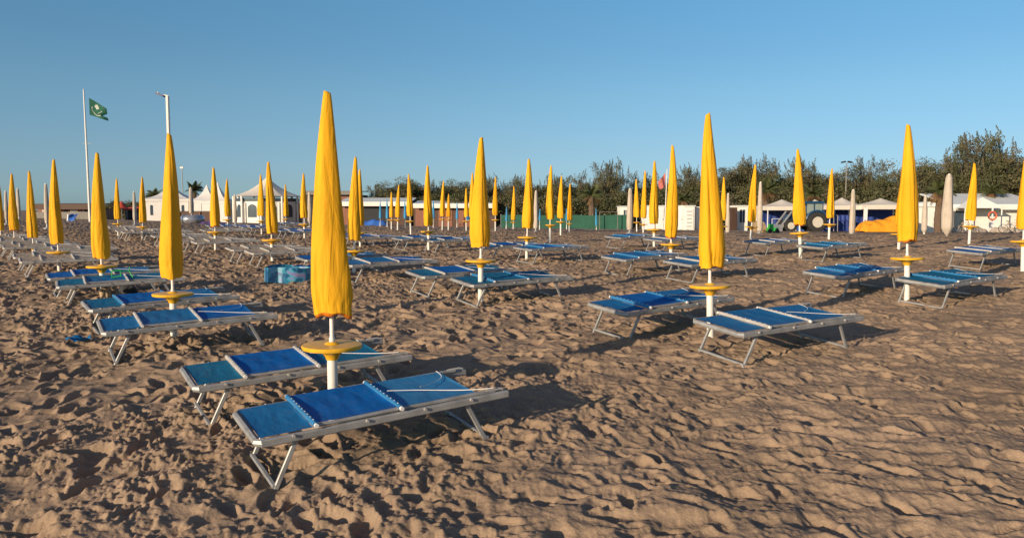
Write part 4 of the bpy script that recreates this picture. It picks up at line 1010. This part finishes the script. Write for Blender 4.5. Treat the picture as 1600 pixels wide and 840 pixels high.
# ------------------------------------------------------------------ sun loungers
LL, LW, LH = 1.81, .72, .33
def panel(x0, x1, z, seed, sag=.03, w=.58, z1=None, amp=.0008):
    ph = [random.Random(seed + i).uniform(0, 6) for i in range(4)]
    z1 = z if z1 is None else z1
    def fn(u, v):
        s = math.sin(math.pi * v) ** .6 * math.sin(math.pi * min(1, max(0, u))) ** .35
        rip = amp * (math.sin(u * 17 + 3.0 * math.sin(v * 3.2 + ph[0]) + ph[1]) + .5 * math.sin(u * 31 - v * 5 + ph[2])) * s
        return (x0 + (x1 - x0) * u, (v - .5) * w, z + (z1 - z) * u - sag * s + rip)
    return MB().grid(fn, 44, 16)
def lounger_proto():
    t = thing('sun_lounger', (0, 0, 0), 0, 'x', 'sun lounger'); x0, x1 = -LL / 2, LL / 2; y = LW / 2; ax = x0 + .38; bx = x0 + .97; hx = x0 + 1.56
    b = MB()
    for s in (-1, 1):
        b.bar((x0 + .03, s * (y - .018), LH - .028), (x1, s * (y - .018), LH - .028), .034, .052)
    b.tube([(x0 + .05, -y + .02, LH - .027), (x0 + .012, -y + .05, LH - .027), (x0 + .012, y - .05, LH - .027), (x0 + .05, y - .02, LH - .027)], .027, 8)
    b.bar((x0 + 1.25, -y + .03, LH - .05), (x0 + 1.25, y - .03, LH - .05), .025, .02)
    b.bar((x0 + .62, -y + .03, LH - .05), (x0 + .62, y - .03, LH - .05), .025, .02)
    b.build('frame', M['alu'], t)
    b = MB()     # the raised seat frame between the two rolls
    for s in (-1, 1): b.tube([(ax - .01, s * (y - .03), LH + .016), (bx + .01, s * (y - .03), LH + .018)], .014, 8)
    b.build('seat_frame', M['alu'], t)
    b = MB()
    for s in (-1, 1): b.bar((bx + .02, s * (y - .042), LH + .012), (x1 - .1, s * (y - .042), LH + .006), .022, .024)
    b.tube([(hx, -y + .04, LH + .004), (hx, y - .04, LH + .004)], .013, 8)
    b.build('backrest_frame', M['alu'], t)
    for x, nm in ((ax, 'cross_bar'), (bx, 'cross_bar')):
        b = MB(); b.tube([(x, -y + .015, LH + .026), (x, y - .015, LH + .026)], .019, 10)
        b.m = 1      # the lacing studs sewn along the roll
        for i in range(9): b.lathe([(.0045, 0), (.0045, .004)], 6, (x, -y + .07 + i * .065, LH + .0435))
        o = b.build(nm, [M['mid'], M['knob']], t)
        for s in (-1, 1): MB().tube([(x, s * (y - .014), LH + .024), (x, s * (y + .008), LH + .024)], .015, 8).build('end_cap', M['knob'], o)
    panel(x0 + .03, ax - .012, LH + .003, 1, .010, w=.64, z1=LH + .005).build('foot_panel', M['mid'], t, 'all')
    panel(ax + .012, bx - .014, LH + .034, 5, .020, w=.668, z1=LH + .030, amp=.0022).build('seat_panel', M['deep'], t, 'all')
    panel(bx + .016, hx, LH + .026, 9, .016, w=.64, z1=LH + .019).build('head_panel', M['sky'], t, 'all')
    for (xt, xb) in ((x0 + .27, x0 + .10), (x1 - .34, x1 - .17)):
        yb = y - .05; g = MB()
        P = [(xt, -yb, LH - .05), (xb, -yb, .03), (xb, yb, .03), (xt, yb, LH - .05)]
        for s in (-1, 1): g.bar((xt, s * yb, LH - .03), (xb - .006 * (1 if xt < 0 else -1), s * yb, -.05), .022, .034, (1, 0, 0))
        g.bar((xb, -yb - .01, -.008), (xb, yb + .01, -.008), .03, .024)
        g.build('leg_frame', M['alu'], t)
    for x in (x0 + .23, x0 + .72, bx + .17, x0 + 1.5):
        for s in (-1, 1): MB().tube([(x, s * (y - .004), LH - .012), (x, s * (y + .013), LH - .012)], .011, 8).build('knob', M['alu_pale'], t)
    for s in (-1, 1): MB().tube([(x1 - .17, s * (y - .04), LH + .014), (x1 - .15, s * (y - .04), LH + .017), (x1 - .06, s * (y - .036), LH + .017), (x1 - .03, s * (y - .036), LH + .008)], .009, 7).build('hinge_stub', M['alu_pale'], t)
    b = MB(); p0 = Vector((bx + .03, -.02, LH + .052)); p1 = Vector((x1 - .12, -y + .05, LH + .034)); p2 = Vector((hx - .03, y - .07, LH + .034))
    pts = []
    for i in range(18): q = i / 17; p = p0.lerp(p1, q); p.z -= .016 * math.sin(math.pi * q) - .003; p.y += .035 * math.sin(q * 5); pts.append(p)
    b.tube(pts, .0035, 5); pts = []
    for i in range(18): q = i / 17; p = (p0 + Vector((.25, -.02, -.01))).lerp(p2, q); p.z -= .016 * math.sin(math.pi * q) - .003; p.x += .1 * math.sin(q * 3.14); pts.append(p)
    b.tube(pts, .0025, 5); b.build('cord', M['cord'], t)
    return t
LP = lounger_proto(); proto_used = [False]
def lounger(C, ang, label, cols=('mid', 'deep', 'sky', 'mid'), group='blue sun loungers', frame=None, tilt=0):
    """C: centre on the sand"""
    if not proto_used[0]: t = LP; proto_used[0] = True; t['label'] = label; t['group'] = group
    else: t = dup(LP, label, group)
    a = math.radians(ang); ex = Vector((math.cos(a), math.sin(a), 0)); ey = Vector((-math.sin(a), math.cos(a), 0))
    def gg(v, d): p = C + v * d; return gz(p.x, p.y)
    ex.z = (gg(ex, .8) - gg(ex, -.8)) / 1.6 + rnd.uniform(-.010, .010); ey.z = (gg(ey, .3) - gg(ey, -.3)) / .6 + (tilt if tilt else .052) + rnd.uniform(-.014, .014)
    ex.normalize(); ez = ex.cross(ey).normalized(); ey = ez.cross(ex)
    m = Matrix((ex, ey, ez)).transposed().to_4x4(); m.translation = Vector((C.x, C.y, gz(C.x, C.y) + .012 + .016)); t.matrix_world = m
    for ch in t.children:
        n = ch.name.split('.')[0]; mm = None
        if n == 'foot_panel': mm = cols[0]
        elif n == 'seat_panel': mm = cols[1]
        elif n == 'head_panel': mm = cols[2]
        elif n == 'cross_bar': mm = cols[3]
        elif frame and n in ('frame', 'seat_frame', 'backrest_frame', 'leg_frame'): mm = frame
        if mm: ch.material_slots[0].link = 'OBJECT'; ch.material_slots[0].material = M[mm]
    return t
def from_corner(nf, ang):
    P = hit(nf[0], nf[1], LH); a = math.radians(ang)
    return Vector((P.x + math.cos(a) * LL / 2 - math.sin(a) * LW / 2, P.y + math.sin(a) * LL / 2 + math.cos(a) * LW / 2, 0))
def by_umb(k, near):
    P = UMB[k]; o = (.42, -.36) if near else (-.42, .84)
    return Vector((P.x + o[0] + rnd.uniform(-.06, .06), P.y + o[1] + rnd.uniform(-.06, .06), 0))
BL = 'blue sun loungers'
LN = [((404, 692), 30.4, ('mid', 'deep', 'sky', 'sky'), 'nearest blue lounger, in the foreground with white cord on its head end'),
      ((306.5, 608), 30.8, ('teal', 'deep', 'teal', 'alu_pale'), 'second nearest blue lounger, behind the nearest, with a teal foot end'),
      ((162, 520), 31.5, ('mid', 'mid', 'deep', 'alu_pale'), 'blue lounger in front of the umbrella before the lamp post'),
      ((141.5, 484.7), 36, ('teal', 'deep', 'mid', 'sky'), 'blue lounger behind the umbrella before the lamp post'),
      ((90, 448), 30, ('teal', 'mid', 'teal', 'alu_pale'), 'blue lounger carrying the green toy on the left'),
      ((76, 436), 33, ('deep', 'deep', 'mid', 'alu_pale'), 'blue lounger just behind the one with the green toy'),
      ((977, 489), 33.5, ('mid', 'deep', 'mid', 'sky'), 'blue lounger left of the tall right of centre umbrella'),
      ((1157, 522.6), 29.5, ('mid', 'mid', 'mid', 'alu_pale'), 'blue lounger in front of the tall right of centre umbrella'),
      ((737, 446), 31.5, ('teal', 'teal', 'teal', 'sky'), 'teal lounger in front of the middle umbrella'),
      ((661, 433), 32, ('teal', 'deep', 'teal', 'alu_pale'), 'blue lounger left of the middle umbrella, behind the teal one'),
      ((829, 391), 36, ('mid', 'deep', 'sky', 'sky'), 'blue lounger in front of the umbrella beside a cream one, centre'),
      ((764, 387), 33, ('sky', 'deep', 'sky', 'alu_pale'), 'blue lounger peeping right of the middle umbrella hem'),
      ((675, 377), 33, ('sky', 'deep', 'mid', 'alu_pale'), 'far blue lounger in front of the umbrella before the cabins'),
      ((627, 374), 33, ('sky', 'deep', 'mid', 'alu_pale'), 'far blue lounger left of the umbrella before the cabins'),
      ((1473, 445.6), 34, ('teal', 'teal', 'teal', 'sky'), 'teal blue lounger in front of the tall right hand umbrella'),
      ((1316.5, 433), 36, ('mid', 'mid', 'mid', 'sky'), 'blue lounger left of the tall right hand umbrella'),
      ((1532.5, 396), 34, ('deep', 'deep', 'sky', 'alu_pale'), 'blue lounger before the white beach house near the right edge'),
      ((1284, 387), 34, ('teal', 'teal', 'teal', 'sky'), 'teal blue lounger in front of the umbrella hiding the tractor hood'),
      ((1194, 380.6), 34, ('mid', 'deep', 'mid', 'alu_pale'), 'blue lounger left of the umbrella hiding the tractor hood'),
      ((976, 405.7), 36, ('mid', 'mid', 'mid', 'sky'), 'blue lounger left of the umbrella right of the red flag'),
      ((1078, 414), 34, ('mid', 'mid', 'mid', 'alu_pale'), 'blue lounger in front of the umbrella right of the red flag'),
      ((968.6, 372), 35, ('mid', 'deep', 'mid', 'sky'), 'far blue lounger left of the umbrella left of the red flag'),
      ((1033, 376), 35, ('mid', 'deep', 'mid', 'alu_pale'), 'far blue lounger in front of the umbrella left of the red flag'),
      ((548, 415.5), 33, ('mid', 'mid', 'deep', 'alu_pale'), 'blue lounger in front of the umbrella just right of the nearest one'),
      ((478, 406.5), 33, ('deep', 'deep', 'mid', 'sky'), 'blue lounger showing left and right of the nearest canopy, behind the pool')]
for nf, ang, cols, lb in LN:
    lounger(from_corner(nf, ang), ang, lb, cols, BL, tilt=.022 if nf[1] > 600 else 0)
for k, near, lb in (('m', True, 'far blue lounger right of the mostly hidden umbrella'), ('m', False, 'farther blue lounger behind the mostly hidden umbrella'), ('t', True, 'far blue lounger in front of the umbrella at the right end of the pavilion'),
                    ('t', False, 'far blue lounger behind the umbrella at the right end of the pavilion'), ('r', True, 'far blue lounger in front of the left pavilion umbrella'), ('r', False, 'far blue lounger behind the left pavilion umbrella'),
                    ('s', True, 'farthest blue lounger before the arched windows'), ('s', False, 'farthest blue lounger close against the arched windows'), ('q', True, 'far blue lounger in front of the small umbrella left of the pavilion'), ('q', False, 'far blue lounger behind the small umbrella left of the pavilion')):
    lounger(by_umb(k, near), 33, lb, ('bluefar', 'bluefar', 'bluefar', 'alu_pale'), BL)
GG = 'beige sun loungers'; bc = ('beige', 'beige', 'beige', 'alu_pale')
for k, near, lb in (('g', True, 'nearest beige lounger, in front of the umbrella left of the flagpole'), ('g', False, 'beige lounger behind the umbrella left of the flagpole'),
                    ('h', True, 'beige lounger in front of the third umbrella from the left edge'), ('h', False, 'beige lounger behind the third umbrella from the left edge'),
                    ('i', True, 'beige lounger in front of the second umbrella from the left edge'), ('i', False, 'beige lounger behind the second umbrella from the left edge'),
                    ('j', True, 'beige lounger by the umbrella cut by the left edge'), ('j', False, 'farther beige lounger by the umbrella cut by the left edge'),
                    ('k', True, 'beige lounger in front of the pavilion umbrella near the pool'), ('k', False, 'beige lounger behind the pavilion umbrella near the pool'),
                    ('n', True, 'beige lounger in front of the umbrella before the pagoda tents'), ('n', False, 'beige lounger behind the umbrella before the pagoda tents'),
                    ('o', True, 'far beige lounger in front of the umbrella by the red awning'), ('o', False, 'far beige lounger behind the umbrella by the red awning'),
                    ('p', True, 'far beige lounger in front of the umbrella by the slit windowed tent'), ('p', False, 'far beige lounger behind the umbrella by the slit windowed tent')):
    lounger(by_umb(k, near), 33, lb, bc, GG, 'alu_pale')
# further pairs whose umbrella is hidden behind a nearer canopy
for px, py, lb in ((283, 383, 'beige lounger just right of the lamp post umbrella canopy'), (262, 375, 'farther beige lounger partly behind the lamp post umbrella canopy'), (352, 372, 'pale far lounger between the two tent side umbrellas'), (120, 409, 'beige lounger right of the canopy left of the flagpole')):
    P = hit(px, py); lounger(Vector((P.x, P.y, 0)), 33, lb, bc, GG, 'alu_pale')

# ------------------------------------------------------------------ small things on the sand
P = hit(446, 440); R = (488 - 404) / 2 / F * P.y
P = Vector((P.x, P.y + R * .8, 0)); P.z = gz(P.x, P.y)
t = thing('paddling_pool', P, .2, 'blue printed paddling pool on the sand left of the nearest umbrella', 'paddling pool')
n = 14; b = MB(); vs = []
for q, (rr_, z) in enumerate(((1.0, -.06), (1.0, .10), (.985, .25), (.96, .26), (.95, .10), (.94, .02))):
    for j in range(n * 4):
        a = 2 * math.pi * j / (n * 4); f = (a * n / (2 * math.pi)) % 1; s = math.cos(math.pi / n) / math.cos((f - .5) * 2 * math.pi / n)
        vs.append((R * rr_ * s * math.cos(a), R * rr_ * s * math.sin(a), z + .018 * math.sin(a * 3 + 1) * (z > .2)))
k = n * 4; b.add(vs, [(i * k + j, i * k + (j + 1) % k, (i + 1) * k + (j + 1) % k, (i + 1) * k + j) for i in range(5) for j in range(k)])
b.build('side_wall', M['pool'], t)
MB().lathe([(R * .93, .02), (R * .93, .03)], 40).build('floor', M['bluetarp'], t)
b = MB(); b.grid(lambda u, v: (R * (.1 + .75 * u), R * (-.35 + .7 * v), .262 + .03 * math.sin(u * 5) * math.sin(v * 4)), 12, 10); b.build('folded_edge', M['sky'], t)

P = hit(122, 535); o = MB().grid(lambda u, v: ((u - .5) * .28 * math.cos((v - .5) * 2), (v - .5) * .22, .03 + .02 * math.sin(u * 7) + .015 * math.sin(v * 9)), 14, 12).build('blue_cloth', M['mid'], None, loc=(P.x, P.y, surf(P.x, P.y) + .01)); tag(o, 'small crumpled blue cloth on the sand at the left', 'cloth')
P = hit(140, 467); o = MB().grid(lambda u, v: ((u - .5) * .45, (v - .5) * .3, .02 + .012 * math.sin(u * 8 + v * 5)), 12, 8).build('green_mat', M['green'], None, loc=(P.x, P.y, surf(P.x, P.y) + .015)); tag(o, 'flat green mat lying under the loungers on the left', 'mat')
def bag(px, py, w, h, m, label, seed, name='beach_bag', dy=0):
    P = hit(px, py); r = random.Random(seed); ph = [r.uniform(0, 6) for _ in range(5)]; b = MB(); vs = []; nz, na = 14, 28
    for i in range(nz + 1):
        q = i / nz; R = w * (.9 + .25 * math.sin(q * 2.6)) * (1 - .55 * q ** 3)
        for j in range(na):
            a = j / na * 6.283; rr_ = R * (1 + .12 * math.sin(a * 4 + ph[0] + q * 3) + .07 * math.sin(a * 7 + ph[1] - q * 5)); vs.append((rr_ * math.cos(a), rr_ * .7 * math.sin(a), -.03 + h * q))
    b.add(vs, [(i * na + j, i * na + (j + 1) % na, (i + 1) * na + (j + 1) % na, (i + 1) * na + j) for i in range(nz) for j in range(na)] + [tuple(range(na))[::-1], tuple(range(nz * na, (nz + 1) * na))])
    t = thing(name, (P.x, P.y + dy, gz(P.x, P.y + dy)), r.uniform(0, 3), label, 'bag'); b.build('bag_body', m, t, 'all')
    MB().tube([(-w * .4, 0, h * .9), (-w * .25, 0, h * 1.25), (w * .25, 0, h * 1.25), (w * .4, 0, h * .9)], .012, 6).build('handle', m, t)
bag(166, 468, .10, .27, M['sack'], 'beige cloth bag hanging by the umbrella post under the blue loungers', 1)
bag(181, 466, .11, .16, M['sack'], 'flatter brown bag on the sand beside the beige bag', 2)
bag(200, 461, .13, .24, M['blackbag'], 'dark grey bag on the sand under the lounger with the green toy', 3)
# green toy frame resting on a lounger
P = hit(186, 436, LH + .03); t = thing('green_toy_spade', Vector((P.x, P.y, P.z)), .4, 'bright green plastic toy lying on the blue lounger at the left', 'toy')
MB().tube([(-.10, 0, .03), (-.10, .02, .13), (.02, .02, .14), (.03, 0, .05)], .012, 7, closed=True).build('ring', M['green'], t)
MB().tube([(.02, .02, .13), (.14, .05, .12), (.16, .03, .19)], .009, 6).build('handle', M['green'], t); MB().tube([(.15, .05, .12), (.2, .0, .02)], .009, 6).build('shaft', M['green'], t)
# folded chair far left
t = bld('draped_chair', 114, 58, 'folding chair draped in blue and white cloth, alone on the far left sand', 'chair')
for x in (-.22, .22):
    MB().tube([(x, -.2, 0), (x, .2, .6)], .015, 6).build('leg', M['alu'], t); MB().tube([(x, .2, 0), (x, -.2, .4)], .015, 6).build('leg', M['alu'], t)
MB().grid(lambda u, v: ((u - .5) * .5, -.25 + v * .5, .1 + .5 * v ** .6 + .03 * math.sin(u * 9)), 12, 10).build('cloth', M['bluetarp'], t); MB().box((-.27, 0, .35), (.07, .4, .5), Matrix.Rotation(.15, 3, 'Y')).build('side_panel', M['knob'], t, False)
